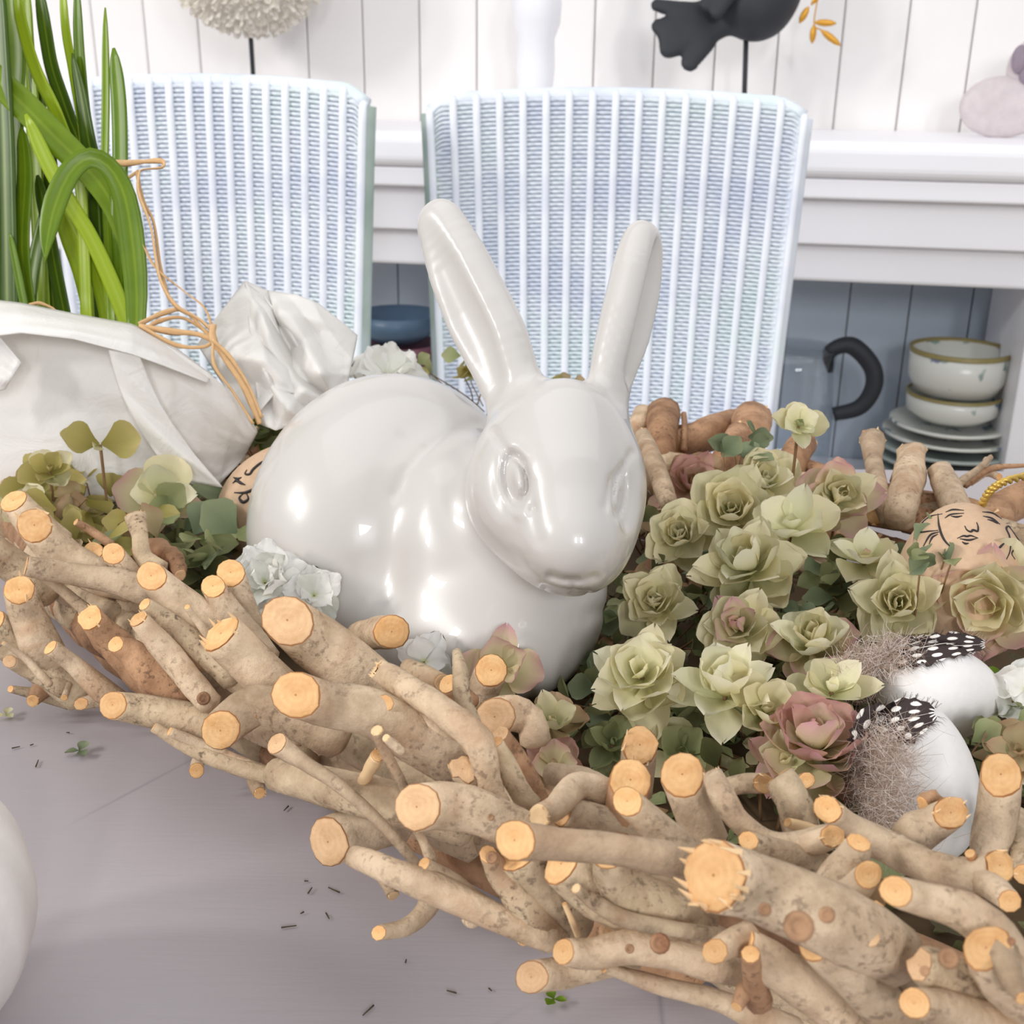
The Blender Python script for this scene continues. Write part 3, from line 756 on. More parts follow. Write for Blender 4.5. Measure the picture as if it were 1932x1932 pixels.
S((95, 1222, 15, -2.6), (140, 1255, 18, -2.6), (200, 1308, 24, -2.4), (260, 1345, 22, -1.8), o=.3, m='bark')
S((6, 1213, 4, -3.1), (45, 1240, 7, -3), (78, 1275, 9, -2.8), (95, 1292, 7, -2.6), o=.3, j=.4)
S((213, 1330, 27, -3), (262, 1338, 29, -2.9), (330, 1352, 33, -2.6), (420, 1375, 34, -1.8), o=.55, m=b2)
S((417, 1378, 36, -3.2), (448, 1350, 40, -3.2), (490, 1330, 42, -3), (560, 1355, 44, -2.4), (640, 1390, 44, -1.6), o=.72, knots=((486, 1350, 6, -4.6),), cm=.6)
S((559, 1312, 44, -3.6), (620, 1330, 44, -3.4), (700, 1345, 46, -3.0), (790, 1390, 56, -2.4), (880, 1440, 58, -1.6), o=.66, mx=.05, ln=-.6)
S((522, 1403, 22, -3.4), (570, 1437, 15, -3.6), (640, 1482, 13, -3.8), (720, 1555, 11, -4), (795, 1640, 9, -4), o=.55, c='cut2', m='bark', knots=((660, 1502, 8, -4.2),))
S((290, 1372, 10, -2.4), (360, 1412, 15, -2.3), (440, 1445, 16, -2), (540, 1470, 18, -1.6), o=.2, m=b2)
S((320, 1380, 9, -2.0), (400, 1415, 13, -2.0), (480, 1450, 13, -1.6), (560, 1480, 14, -1.2), o=.2, m='bark')
S((-20, 1180, 34, -1.4), (20, 1215, 34, -1.6), (80, 1262, 32, -1.4), (150, 1320, 26, -.6), o=.3, m=b2)
S((0, 1186, 12, -2.4), (14, 1205, 12, -2.2), (40, 1235, 12, -1.8), o=.6)
S((18, 1248, 12, -2.2), (60, 1270, 14, -2), (120, 1300, 18, -1.4), o=.6, c='cut2', m=b2)
S((62, 1322, 12, -1.4), (80, 1300, 20, -1.4), (110, 1280, 22, -1), o=.55, m=b3, j=.4)
S((153, 1328, 12, -1.6), (180, 1322, 14, -1.4), (215, 1320, 16, -1), o=.6)
S((121, 1316, 6, -1.8), (125, 1305, 6, -1.6), (130, 1290, 7, -1.4), o=.6)
S((20, 1300, 7, -1), (70, 1310, 12, -.8), (130, 1325, 14, -.4), m=b2)
S((371, 1454, 14, -1.2), (374, 1436, 13, -1), (385, 1410, 14, -.4), o=.65)
S((490, 1496, 12, -1.6), (482, 1474, 16, -1.4), (478, 1450, 16, -1), o=.5, j=.3)
S((599, 1501, 8, -1.4), (620, 1498, 9, -1.2), (650, 1495, 9, -.8), o=.6, m=b3)
S((555, 1488, 30, -1.4), (560, 1465, 34, -1.2), (570, 1430, 34, -.4), o=.1, m=b2, j=.4)
S((520, 1460, 30, -1.6), (640, 1490, 40, -1.6), (760, 1520, 42, -1.2), (880, 1560, 40, -.6), m=b2, o=.1)
# --- middle
S((739, 1192, 33, -.4), (708, 1194, 31, 1.4), (680, 1202, 29, 3.4), o=.9)
S((711, 1262, 20, -2.9), (770, 1298, 26, -2.8), (850, 1352, 27, -2.7), (905, 1405, 30, -2.6), (922, 1480, 26, -2.6), (945, 1520, 20, -2), o=.5, j=.7, c='splinter', sp=14, lump=.12)
S((726, 1327, 16, -4.3), (780, 1352, 20, -4.2), (830, 1374, 22, -4), (872, 1395, 24, -3.2), o=.7)
S((862, 1230, 9, -2.2), (868, 1265, 15, -2.2), (872, 1317, 17, -2.2), (890, 1370, 20, -2.3), o=.2, m=b2, j=.6, c='splinter')
S((926, 1265, 30, .2), (915, 1292, 31, .4), (900, 1330, 32, 1.4), o=.8, knots=())
S((934, 1352, 37, -.6), (965, 1345, 36, -.2), (1000, 1362, 36, .3), (1010, 1400, 30, .8), o=.82, m='bark', c='cut2')
S((942, 1386, 20, -2.6), (970, 1430, 24, -2.4), (1000, 1480, 24, -2.0), (1022, 1520, 20, -1.2), o=.25, m=b3, c='cut2')
S((835, 1288, 17, -.6), (805, 1276, 20, -.2), (770, 1262, 20, .4), o=.5, m=b2, c='cut2')
S((846, 1290, 20, -1.2), (868, 1310, 20, -1), (890, 1330, 20, -.6), o=.4, m=b3)
S((936, 1400, 14, -1.8), (960, 1450, 22, -1.8), (1000, 1520, 24, -1.4), m=b2, o=.2)
S((711, 1378, 12, -4.8), (730, 1425, 11, -4.8), (758, 1475, 9, -4.6), (775, 1520, 9, -4.2), o=.4, j=.6, sp=5, c='splinter')
S((728, 1392, 8, -5.2), (742, 1404, 10, -5.2), (760, 1420, 8, -5), o=.4, j=.5, c='splinter')
S((712, 1424, 14, -4.4), (692, 1462, 12, -4.3), (670, 1500, 8, -4.1), o=.2, j=.5, m='splinter', lump=.15)
S((787, 1522, 45, -4.6), (840, 1520, 46, -4.4), (900, 1530, 44, -4), (980, 1565, 40, -3), (1050, 1600, 36, -2), o=.55, c='cut2', knots=((926, 1542, 7, -6),), cm=.6)
S((872, 1452, 23, -3.4), (880, 1470, 22, -3), (900, 1500, 22, -2), o=.8, j=.9, m=b2, c='cut2', lump=.3)
S((620, 1588, 48, -3.2), (660, 1574, 48, -3.0), (705, 1560, 44, -2.4), (760, 1550, 38, -1.4), o=.45, c='cut2', cm=.5)
S((668, 1616, 21, -4.2), (730, 1640, 26, -4.1), (800, 1670, 30, -4.0), (850, 1690, 30, -4.0), (935, 1730, 27, -4.0), (1043, 1775, 24, -3.6), o=.25, c='cut')
S((714, 1760, 14, -4.6), (765, 1750, 17, -4.4), (800, 1720, 20, -4.2), (815, 1690, 24, -4), o=.6)
S((800, 1630, 14, -4.4), (850, 1665, 22, -4.4), (900, 1705, 24, -4.2), (960, 1740, 22, -3.8), o=.3, m='bark')
S((783, 1560, 8, -4.2), (800, 1590, 9, -4.4), (815, 1625, 12, -4.4), o=.2)
S((742, 1690, 12, -3.0), (730, 1660, 16, -3), (715, 1640, 18, -2.6), o=.4, c='splinter', m=b2, j=.5)
S((921, 1612, 17, -4.0), (945, 1650, 26, -4), (985, 1700, 30, -3.8), (1040, 1755, 26, -3.2), (1080, 1790, 18, -2.4), o=.6, m=b2, knots=((928, 1618, 12, -4.8),))
S((905, 1740, 6, -4.6), (890, 1744, 8, -4.4), (880, 1735, 10, -4.2), o=.4)
S((990, 1775, 12, -3.2), (975, 1755, 13, -3), (960, 1740, 10, -2.8), m='splinter', o=.3)
S((1063, 1795, 24, -4.4), (1120, 1800, 30, -4.3), (1190, 1786, 33, -4.2), (1270, 1800, 31, -4), (1346, 1822, 30, -3.6), (1420, 1840, 28, -3), o=.45, knots=((1188, 1790, 9, -5.8), (1245, 1780, 20, -5.8)))
S((1003, 1843, 30, -3.2), (1070, 1834, 29, -3.1), (1140, 1822, 24, -2.8), (1200, 1812, 22, -2.2), o=.6, c='cut2')
S((1140, 1826, 10, -3.6), (1240, 1858, 18, -3.6), (1346, 1885, 20, -3.6), (1432, 1920, 28, -3.4), (1500, 1950, 30, -3), o=.1)
S((972, 1585, 38, -6), (1050, 1592, 31, -5.9), (1180, 1606, 31, -5.6), (1304, 1630, 34, -5.0), (1360, 1650, 34, -4), o=.72, cm=.45, ln=0)
S((1018, 1540, 23, -4), (1050, 1522, 24, -3.9), (1086, 1485, 28, -3.4), (1140, 1495, 30, -2.8), (1200, 1520, 26, -2), o=.3, j=.7, sp=14, c='splinter')
S((1189, 1472, 41, -2), (1182, 1510, 40, -1.8), (1176, 1580, 38, -1.4), o=.8, m=b3, ln=0.12)
S((1184, 1512, 28, -4.2), (1220, 1545, 30, -4.1), (1270, 1590, 32, -4), (1330, 1640, 34, -3.4), o=.72, ln=0.12)
S((1207, 1406, 34, -.6), (1203, 1440, 34, -.3), (1195, 1500, 34, .2), o=.78, j=.6, ln=0.12)
S((1288, 1462, 42, -2.8), (1305, 1510, 42, -2.7), (1335, 1590, 43, -2.2), o=.75, ln=0.12)
S((1150, 1495, 24, -1), (1100, 1470, 24, -.6), (1040, 1460, 22, .2), m='bark', o=.2)
S((1060, 1530, 30, -2.4), (1110, 1540, 28, -2.2), (1180, 1560, 28, -2), (1260, 1580, 28, -1.6), m='bark', o=.2)
S((1412, 1586, 18, -4.2), (1450, 1602, 24, -4), (1510, 1620, 28, -3.4), (1580, 1650, 28, -2.4), o=.8, m=b2)
S((1348, 1652, 68, -6), (1420, 1672, 62, -5.8), (1500, 1705, 66, -5.4), (1590, 1745, 70, -4.8), (1680, 1800, 66, -3.6), o=.42, j=.35, sp=18, knots=((1443, 1716, 13, -8.4), (1507, 1748, 30, -8.2), (1560, 1726, 16, -8.2)))
S((1345, 1462, 20, -2.6), (1362, 1500, 27, -2.8), (1392, 1545, 22, -3), (1450, 1590, 24, -3.4), (1510, 1592, 25, -3.8), (1570, 1576, 24, -4.2), o=.4, j=.5, m='bark', knots=((1352, 1478, 13, -3.6),))
S((1571, 1578, 22, -4.6), (1540, 1590, 24, -4.2), (1500, 1600, 20, -3.6), o=.65, j=.6, c='cut')
S((1440, 1478, 19, -3), (1405, 1478, 20, -2.7), (1370, 1486, 18, -2.4), o=.6, j=.7, m=b2)
S((1470, 1465, 26, -1.4), (1492, 1500, 34, -1.6), (1510, 1560, 36, -1.8), (1520, 1620, 34, -1.4), o=.2, m=b2, lump=.12, knots=((1479, 1522, 6, -3),))
S((1522, 1472, 15, -1.8), (1500, 1485, 18, -1.4), (1480, 1500, 18, -1), o=.6, m=b3)
S((1562, 1526, 25, -3), (1600, 1555, 24, -2.8), (1660, 1590, 26, -2.4), (1720, 1625, 26, -2), o=.72, j=.5)
S((1486, 1552, 9, -3.2), (1510, 1558, 11, -3.2), (1545, 1570, 12, -3), o=.3, m='splinter')
S((1793, 1534, 30, -3), (1765, 1552, 33, -2.6), (1730, 1570, 40, -2.2), (1700, 1588, 30, -1.6), o=.6, j=.6, sp=4, m='bark')
S((1740, 1515, 14, -3), (1760, 1505, 16, -3), (1780, 1520, 12, -2.8), m=b3, lump=.3, o=.3)
S((1888, 1462, 38, -1.2), (1884, 1510, 38, -1), (1872, 1590, 39, -.6), (1866, 1640, 36, 0), o=.78, ln=0.12)
S((1885, 1632, 30, -3.2), (1835, 1652, 32, -3), (1770, 1640, 34, -2.8), (1690, 1605, 32, -2.4), (1620, 1570, 26, -2), o=.5, j=.8, c='cut', lump=.12)
S((1830, 1610, 10, -3.6), (1840, 1628, 10, -3.4), (1850, 1645, 10, -3), o=.3, c='cut', m='cut2')
S((1638, 1650, 25, -5), (1610, 1680, 30, -4.6), (1570, 1710, 36, -4), o=.75)
S((1620, 1590, 24, -3.4), (1600, 1640, 44, -3.8), (1570, 1700, 50, -3.6), (1540, 1750, 50, -3), m='bark', o=.2)
S((1690, 1682, 28, -5.6), (1740, 1696, 32, -5.5), (1820, 1720, 38, -5.2), (1880, 1770, 42, -4.8), (1920, 1840, 46, -4.2), o=.78)
S((1400, 1778, 30, -4.4), (1450, 1815, 40, -4.4), (1530, 1870, 42, -4.2), (1640, 1950, 44, -3.8), o=.1)
S((1540, 1780, 36, -5.2), (1590, 1820, 46, -5), (1640, 1870, 46, -4.8), (1700, 1940, 46, -4.4), o=.3)
S((1660, 1755, 34, -3.6), (1690, 1810, 40, -3.4), (1740, 1870, 40, -3), m=b2, o=.2)
S((1725, 1893, 28, -6), (1790, 1905, 36, -5.8), (1860, 1930, 42, -5.4), (1960, 1970, 44, -5), o=.6)
S((1735, 1822, 26, -4.8), (1770, 1835, 38, -4.8), (1820, 1850, 40, -4.6), (1880, 1865, 36, -4.2), m=b2, lump=.22, o=.5, c='cut2', knots=((1790, 1808, 20, -6.6), (1745, 1832, 10, -6.2)))
S((1650, 1722, 22, -4.2), (1640, 1745, 24, -4), (1630, 1775, 22, -3.4), m=b2, o=.6)
S((1642, 1768, 18, -5.2), (1620, 1780, 20, -5), (1590, 1790, 20, -4.4), o=.6, c='cut2', m=b2)
S((1930, 1884, 14, -6.4), (1910, 1850, 22, -6), (1890, 1800, 34, -5.6), o=.5)
S((1860, 1790, 48, -5.2), (1890, 1840, 54, -5), (1950, 1900, 60, -4.6), o=.2, lump=.12, knots=((1908, 1776, 8, -7),))
S((1149, 1757, 20, -3.6), (1150, 1775, 20, -3.4), (1150, 1800, 20, -3), o=.5, c='cut2')
S((1349, 1795, 23, -5.4), (1375, 1782, 25, -5), (1415, 1765, 28, -4.2), o=.75)
S((1087, 1676, 10, -4.6), (1120, 1700, 16, -4.5), (1178, 1733, 17, -4.4), (1270, 1752, 15, -4.3), (1367, 1765, 14, -3.8), o=.3, m=b2, j=.5, c='splinter')
S((1060, 1630, 44, -3.4), (1120, 1670, 56, -3.2), (1210, 1705, 62, -3), (1330, 1740, 62, -2.4), m=b2, o=.1)
S((980, 1610, 44, -2.8), (1030, 1680, 50, -2.6), (1090, 1750, 40, -2), m=b2, o=.1)
S((1416, 1800, 18, -5.4), (1420, 1840, 20, -5), (1432, 1890, 26, -4.4), o=.3, m=b3)
S((1150, 1620, 30, -4.0), (1160, 1660, 40, -4.0), (1200, 1700, 50, -3.6), (1280, 1730, 52, -3), m=b2, o=.1, lump=.1)
S((1065, 1705, 5, -4), (1078, 1735, 6, -4), (1090, 1765, 6, -3.6), m='splinter', o=.3)
S((1390, 1900, 12, -4.8), (1405, 1870, 18, -4.8), (1420, 1850, 14, -4.4), m=b3, o=.4)
S((1905, 1700, 22, -3.6), (1880, 1680, 26, -3.4), (1850, 1660, 26, -3), m='bark', o=.4)
S((1932, 1650, 20, -1), (1925, 1600, 22, -1), (1915, 1540, 22, 0), m=b2)
# --- far rim, seen over the blooms
def Bk(*p, **k):
    k.setdefault('ln', -0.45); k.setdefault('j', .3); return S(*p, deep=k.pop('z', 0.055), **k)
Bk((1252, 778, 32, 2), (1250, 815, 30, 2), (1245, 870, 28, 2), o=.35, m=b3, j=.3)
Bk((1212, 822, 16, -2), (1232, 870, 20, -2), (1262, 950, 18, -2), o=.3, m='bark')
Bk((1215, 780, 20, 3), (1205, 800, 20, 3), (1190, 830, 20, 3), o=.4)
Bk((1270, 838, 22, 1), (1330, 822, 34, 1), (1385, 800, 30, 2), (1430, 800, 14, 3), o=.3, m=b3)
Bk((1420, 792, 38, 1.5), (1412, 830, 34, 1.5), (1400, 870, 30, 2), o=.35, m=b3)
Bk((1396, 820, 26, .5), (1378, 850, 26, .5), (1350, 900, 26, 1), o=.3, m=b3)
Bk((1516, 836, 26, 2), (1500, 860, 28, 2), (1480, 920, 26, 2), o=.4, m=b3)
Bk((1290, 780, 5, 1), (1292, 810, 6, 1), (1290, 850, 7, 1), m=b3)
Bk((1210, 812, 5, 0), (1290, 806, 6, 0), (1380, 790, 7, 0), m=b3)
Bk((1646, 830, 24, 0), (1648, 870, 17, 0), (1660, 930, 18, 0), (1680, 985, 20, 0), o=.3, j=.8, sp=8, m='bark')
Bk((1722, 852, 26, 0), (1716, 890, 30, 0), (1702, 945, 30, 0), (1695, 990, 26, 0), o=.5, m='bark', lump=.12, knots=())
Bk((1772, 886, 22, 0), (1785, 915, 26, 0), (1802, 955, 28, .5), (1820, 1000, 28, 1), o=.5, m='bark')
Bk((1870, 862, 5, 0), (1840, 890, 7, 0), (1805, 915, 9, 0), (1780, 940, 12, 0), m='bark')
Bk((1990, 870, 3, 0), (1932, 878, 4, 0), (1870, 884, 6, 0), (1820, 915, 8, 0), m=b3)
Bk((1885, 900, 7, 0), (1860, 892, 8, 0), (1830, 910, 8, 0), m='bark')
Bk((1840, 905, 6, 0), (1858, 880, 6, 0), (1862, 868, 7, 0), m='bark')
Bk((1860, 985, 30, 2), (1900, 955, 34, 2), (1960, 930, 34, 2.5), m=b3, o=.3)
Bk((1650, 965, 26, 2), (1720, 955, 26, 2), (1800, 960, 26, 2), (1900, 985, 26, 2), m=b3, o=.3)
Bk((1480, 870, 18, 4), (1560, 900, 22, 4), (1650, 930, 24, 4), (1760, 950, 22, 4), m=b3, o=.2)
# --- base and packed filler twigs that close the rim and the parts of the oval out of sight
UX = Vector((0.80, -0.60, 0)); UY = Vector((0.60, 0.80, 0)); OC = Vector((0.055, 0.475, TZ))
def oval(a, k, z): 
    c_, s_ = math.cos(a), math.sin(a); e = 0.8
    x = abs(c_) ** e * (1 if c_ > 0 else -1) * 0.40 * k; y = abs(s_) ** e * (1 if s_ > 0 else -1) * 0.155 * (k + (k - 1) * .8)
    return OC + UX * x + UY * y + Vector((0, 0, z))
n = 64
vs = [oval(2 * math.pi * i / n, 0.95, 0.001) for i in range(n)] + [oval(2 * math.pi * i / n, 0.95, 0.010) for i in range(n)]
fs = [tuple(range(n))[::-1], tuple(range(n, 2 * n))] + [(i, (i + 1) % n, (i + 1) % n + n, i + n) for i in range(n)]
put('base', vs, fs, M['basketbase'], tray)
for i in range(150):
    lay = i % 3; a = 2 * math.pi * (i / 150) + rng.uniform(-.05, .05)
    z = (0.012, 0.030, 0.044)[lay] + rng.uniform(-.003, .003); k = (0.99, 1.03, 1.07)[lay] + rng.uniform(-.02, .02)
    r = rng.uniform(.006, .0105); da = rng.uniform(.09, .2) * (1.5 if abs(math.cos(a)) > .8 else 1)
    if math.sin(a) < .15: k = (0.95, 0.97, 0.975)[lay]; z *= .85; r = rng.uniform(.006, .011)
    P = [oval(a - da, k, z + r * .3), oval(a, k + .01, z + rng.uniform(-.004, .006)), oval(a + da, k + rng.uniform(-.01, .04), z + r * .3)]
    nr = math.sin(a) < 0.1 and math.cos(a) > -.75
    make_stick(P, [r * .8, r, r * .9], 0.1, (('bark', 'bark2', 'bark3', 'bark2')[rng.randint(4)], 'cut2'), sides=9, parent=tray, name='stick')
# ------------------------------------------------------------------ blooms and leaves
from mathutils.bvhtree import BVHTree
def petal_mesh(name, w, cup, curl, point, ruff, seed, nu=6, nv=7, neck=0.25):
    r_ = np.random.RandomState(seed); vs, fs, rad = [], [], []
    for j in range(nv + 1):
        v = j / nv
        pt = point > .1
        prof = (math.sin(math.pi * min(1, v * 0.98 + 0.02) ** 0.85)) ** 0.55 if pt else (math.sin(math.pi * min(1, v * 0.92 + 0.03) ** 1.15)) ** 0.5
        hw = w * 0.5 * max(0.03, prof * (neck + (1 - neck) * min(1, v * 2.2)))
        if j == nv: hw = w * (0.03 if pt else .20)
        for i in range(nu + 1):
            u = -1 + 2 * i / nu
            x = hw * u; y = v * (1 - (0.12 - point) * u * u * v) + (0 if pt else .02 * (1 - abs(u)) * v ** 6)
            z = cup * (u * u) * hw * 1.2 + curl * (v ** 2) * -1 + cup * 0.45 * math.sin(v * math.pi) * -1 * 0.3
            z += ruff * math.sin(u * 5 + v * 7 + seed) * v + ruff * 0.7 * math.sin(u * 9 - v * 4 + seed * 2) * v
            vs.append((x, y, z)); rad.append(min(1, v * (0.75 + 0.25 * abs(u))))
    for j in range(nv):
        for i in range(nu):
            a = j * (nu + 1) + i; fs.append((a, a + 1, a + nu + 2, a + nu + 1))
    me = mesh(name, vs, fs, M['pgreen']); at = me.attributes.new('rad', 'FLOAT', 'POINT'); at.data.foreach_set('value', rad); return me
PM = [petal_mesh('petal', 0.95, .55, -.22, .02, .015, 1), petal_mesh('petal', 1.05, .45, -.10, .06, .02, 2), petal_mesh('petal', 0.85, .6, -.28, .0, .02, 3),
      petal_mesh('petal', 1.1, .35, .04, .03, .03, 4), petal_mesh('petal', 0.72, .5, -.05, .22, .015, 5), petal_mesh('petal', 0.8, .4, .05, .18, .025, 6)]
LM = [petal_mesh('leaf', 0.85, .25, .05, .0, .02, 11, 4, 5), petal_mesh('leaf', 0.95, .35, -.08, .02, .02, 12, 4, 5), petal_mesh('leaf', 0.7, .3, .12, .12, .03, 13, 4, 5)]
WM = [petal_mesh('petal', 1.0, .35, .0, .0, .07, 21, 8, 8), petal_mesh('petal', 0.9, .5, -.15, .0, .09, 22, 8, 8), petal_mesh('petal', 1.1, .25, .12, .02, .08, 23, 8, 8)]
def inst(name, me, mat, root, p, ydir, zdir, s):
    o = link(bpy.data.objects.new(name, me)); o.parent = root
    y = ydir.normalized(); z = (zdir - y * zdir.dot(y)); z = z.normalized() if z.length > 1e-6 else y.orthogonal().normalized(); x = y.cross(z)
    mm = Matrix((x, y, z)).transposed().to_4x4() @ Matrix.Scale(s, 4); mm.translation = Vector(p) - wl(root); o.matrix_local = mm
    o.material_slots[0].link = 'OBJECT'; o.material_slots[0].material = mat; return o
def stem(root, P, R, mat='stem', name='stem'):
    return put(name, *tube(P, R, 6, max(3, 4 * (len(P) - 1))), M[mat], root)
ROSE = [(3, .34, 10), (4, .52, 24), (5, .72, 42), (5, .92, 62), (5, 1.02, 80)]
OPEN = [(2, .3, 20), (4, .85, 55), (4, 1.05, 82)]
SPIKY = [(3, .75, 12), (4, .9, 34), (5, 1.05, 62), (4, 1.0, 95)]
STACK = [(3, .5, 15), (5, .75, 38), (6, .95, 58), (6, 1.05, 78), (5, 1.05, 100)]
def bloom(px, py, r, z, label, mats, layers=ROSE, lean=(0, 0), up=0.45, meshes=None, group=None, name='bloom', cat='flower', dd=0.0, seedz=True, ht=None):
    meshes = meshes or PM
    c = T(px, py, z); 
    if dd: c = D(px, py, depth(c) + dd * .01)
    R = r * 1.2 * depth(c) / FPX
    ax = ((CAM - c).normalized() * (1 - up) + Vector((0, 0, 1)) * up + Rt * lean[0] + Up * lean[1]).normalized()
    zb = TZ + 0.0105
    root = thing(name, label, cat, (c.x, c.y, zb), group)
    b = c - ax * R * 0.55
    stem(root, [Vector((c.x, c.y, zb)) - Vector((0, 0, 0)), Vector((b.x, b.y, (b.z + zb) / 2)), b], [0.0006, .0006, .0009])
    e1 = ax.orthogonal().normalized(); e2 = ax.cross(e1); off = rng.rand() * 6.28
    for li, (n, ln, th) in enumerate(layers):
        for k in range(n):
            a = off + 6.2832 * k / n + li * 1.1 + rng.uniform(-.18, .18); t_ = math.radians(th + rng.uniform(-7, 7))
            rd = e1 * math.cos(a) + e2 * math.sin(a)
            yd = rd * math.sin(t_) + ax * math.cos(t_); zd = ax * math.sin(t_) - rd * math.cos(t_)
            frac = li / max(1, len(layers) - 1)
            mt = mats[min(len(mats) - 1, int(frac * len(mats) * 0.999))] if rng.rand() > .2 else mats[rng.randint(len(mats))]
            p = c - ax * R * (0.50 + 0.08 * li) + rd * R * 0.03
            inst('petal', meshes[rng.randint(len(meshes))], M[mt], root, p, yd, zd, R * ln * rng.uniform(.92, 1.08) * (1.12 if th < 50 else 1.0))
    return root
G = 'pgreen'; C_ = 'pcream'; K_ = 'ppink'; U_ = 'pmauve'; B_ = 'pbrown'
bloom(1380, 948, 76, .078, 'rose-like green dried bloom left of the open four-petalled one', [G, G], ROSE, (0, 0), .3)
bloom(1447, 886, 64, .084, 'pale green dried bloom at the top of the cluster behind the open one', [C_, G], ROSE, (.05, .1), .4)
bloom(1492, 964, 80, .083, 'wide open cream-green bloom with big flat petals in the cluster centre', [C_, C_, G], OPEN, (-.1, .25), .5, seedz=False)
bloom(1592, 927, 72, .078, 'dried bloom with pink right edge below the splintered far stub', [G, G, K_], ROSE, (.2, 0), .25)
bloom(1277, 997, 62, .066, 'small yellowish green rose-like bloom just right of the rabbit cheek', [G, G], ROSE, (-.15, .05), .3)
bloom(1401, 1039, 84, .076, 'large many-petalled pale green bloom in the middle of the cluster', [C_, G, G], STACK, (-.25, .25), .45)
bloom(1231, 1122, 64, .058, 'green dried bloom right of the rabbit mouth', [G, G], ROSE, (-.15, .05), .35)
bloom(1390, 1172, 66, .062, 'dusky green bloom with a pink heart below the cluster centre', [K_, G, G], STACK, (-.2, .1), .3)
bloom(1534, 1182, 70, .064, 'upright pale bloom faintly blushed left of the brown feather fluff', [G, C_, K_], STACK, (0, .35), .5)
bloom(1695, 1128, 80, .070, 'perfect rose-shaped green bloom in front of the kraft face egg', [G, G, G], ROSE, (0, 0), .2)
bloom(1857, 1147, 88, .068, 'stacked bloom with pink petal edges overlapping the face egg at right', [G, G, K_], STACK, (-.1, -.45), .25)
bloom(1637, 1027, 62, .074, 'loose bloom with pink tips up left of the face egg', [K_, C_, G], OPEN, (.1, .35), .5)
bloom(1202, 1254, 80, .060, 'creamy bloom with flower-like petals lowest beside the rabbit chest', [C_, C_, G], STACK, (-.2, .1), .4)
bloom(1368, 1271, 82, .064, 'cream bloom with upright pointed petals like a water lily', [C_, C_, C_], SPIKY, (-.05, .35), .55, meshes=[PM[4], PM[5], PM[1]])
bloom(1458, 1325, 66, .060, 'broad flat pale petals joined to the pointed bloom on its right', [G, G], OPEN, (.3, .1), .4)
bloom(1571, 1276, 72, .062, 'crinkled yellow green bloom left of the feathered white eggs', [C_, G, G], OPEN, (0, .3), .45)
bloom(1540, 1368, 92, .060, 'large mauve pink bloom touching the front feathered egg', [K_, U_, K_], STACK, (0, .4), .5)
bloom(1478, 1420, 62, .050, 'green and mauve bloom low in front of the large pink one', [G, U_], OPEN, (-.2, .2), .5)
bloom(1310, 900, 58, .062, 'pinkish brown bloom in shade behind the cluster by the rabbit', [U_, B_], STACK, (0, 0), .4)
bloom(1250, 1060, 40, .045, 'small dull pink bloom deep in shade under the rabbit cheek', [U_, B_], OPEN, (0, 0), .4)
bloom(1600, 1440, 60, .046, 'dark mauve petals under the brown down of the front egg', [U_, U_], OPEN, (0, 0), .5)
bloom(1920, 1405, 62, .058, 'brownish pink bloom at the right picture edge below the white silk flower', [B_, K_], OPEN, (-.2, .1), .4)
bloom(944, 1248, 66, .050, 'white bloom with pink fringe behind the sawn stub below the rabbit', ['pcream', 'ppink', 'ppink'], OPEN, (.05, .05), .25)
bloom(1045, 1345, 56, .040, 'washed green bloom below the rabbit beside the rounded stub', [G, B_], OPEN, (.1, .1), .5)
bloom(1050, 1435, 52, .034, 'faded pink bloom low behind the twigs under the rabbit', [K_, U_], OPEN, (.1, 0), .5)
bloom(1290, 1405, 62, .036, 'shadowed olive bloom behind the upright stubs of the near rim', ['leaf', G], OPEN, (0, .1), .5)
bloom(1156, 1388, 50, .036, 'flat olive green bloom left of the cracked upright stub', ['leaf', 'leaf'], OPEN, (0, .1), .5)
bloom(1513, 790, 42, .110, 'single green and cream bloom topping the far rim against the chair', ['leaf', C_, G], OPEN, (.2, .2), .3)
bloom(300, 925, 66, .062, 'pale bloom with pink tips in front of the paper wrap', [G, C_, K_], OPEN, (0, .1), .25)
bloom(190, 832, 50, .090, 'two round yellow green petals on a thin stem against the paper', ['leafy', G], [(2, 1.15, 80), (1, .5, 40)], (.05, 0), .2)
bloom(92, 872, 44, .078, 'folded green petals at the far left in front of the paper', ['leafy', G], OPEN, (0, .3), .4)
# white silk flowers
W_ = 'pwhite'
WL = [(4, .5, 20), (5, .8, 45), (6, 1.0, 72), (4, 1.0, 92)]
def silk(px, py, r, z, label, layers=WL, lean=(0, 0), up=.35, dd=0): return bloom(px, py, r, z, label, [W_], layers, lean, up, WM, 'white silk flowers', 'silk_flower', 'flower', dd)
silk(488, 1082, 74, .048, 'ruffled white silk flower at the rear left foot of the rabbit', lean=(-.2, 0), dd=-4.5)
silk(592, 1112, 52, .045, 'white silk flower with yellow green centre tucked against the rabbit flank', [(4, .8, 50), (5, 1.0, 80)], dd=-4)
silk(728, 682, 66, .080, 'white silk flower behind the rabbit back near the paper', [(5, .8, 50), (7, 1.0, 82)], up=.6, dd=4)
silk(800, 1238, 50, .040, 'white silk petals half hidden below the rabbit behind a round sawn stub', [(3, .8, 50), (4, 1.0, 80)], dd=-1.5)
silk(1940, 1290, 56, .060, 'white silk flower cut by the right picture edge', [(4, .8, 50), (5, 1.0, 80)])

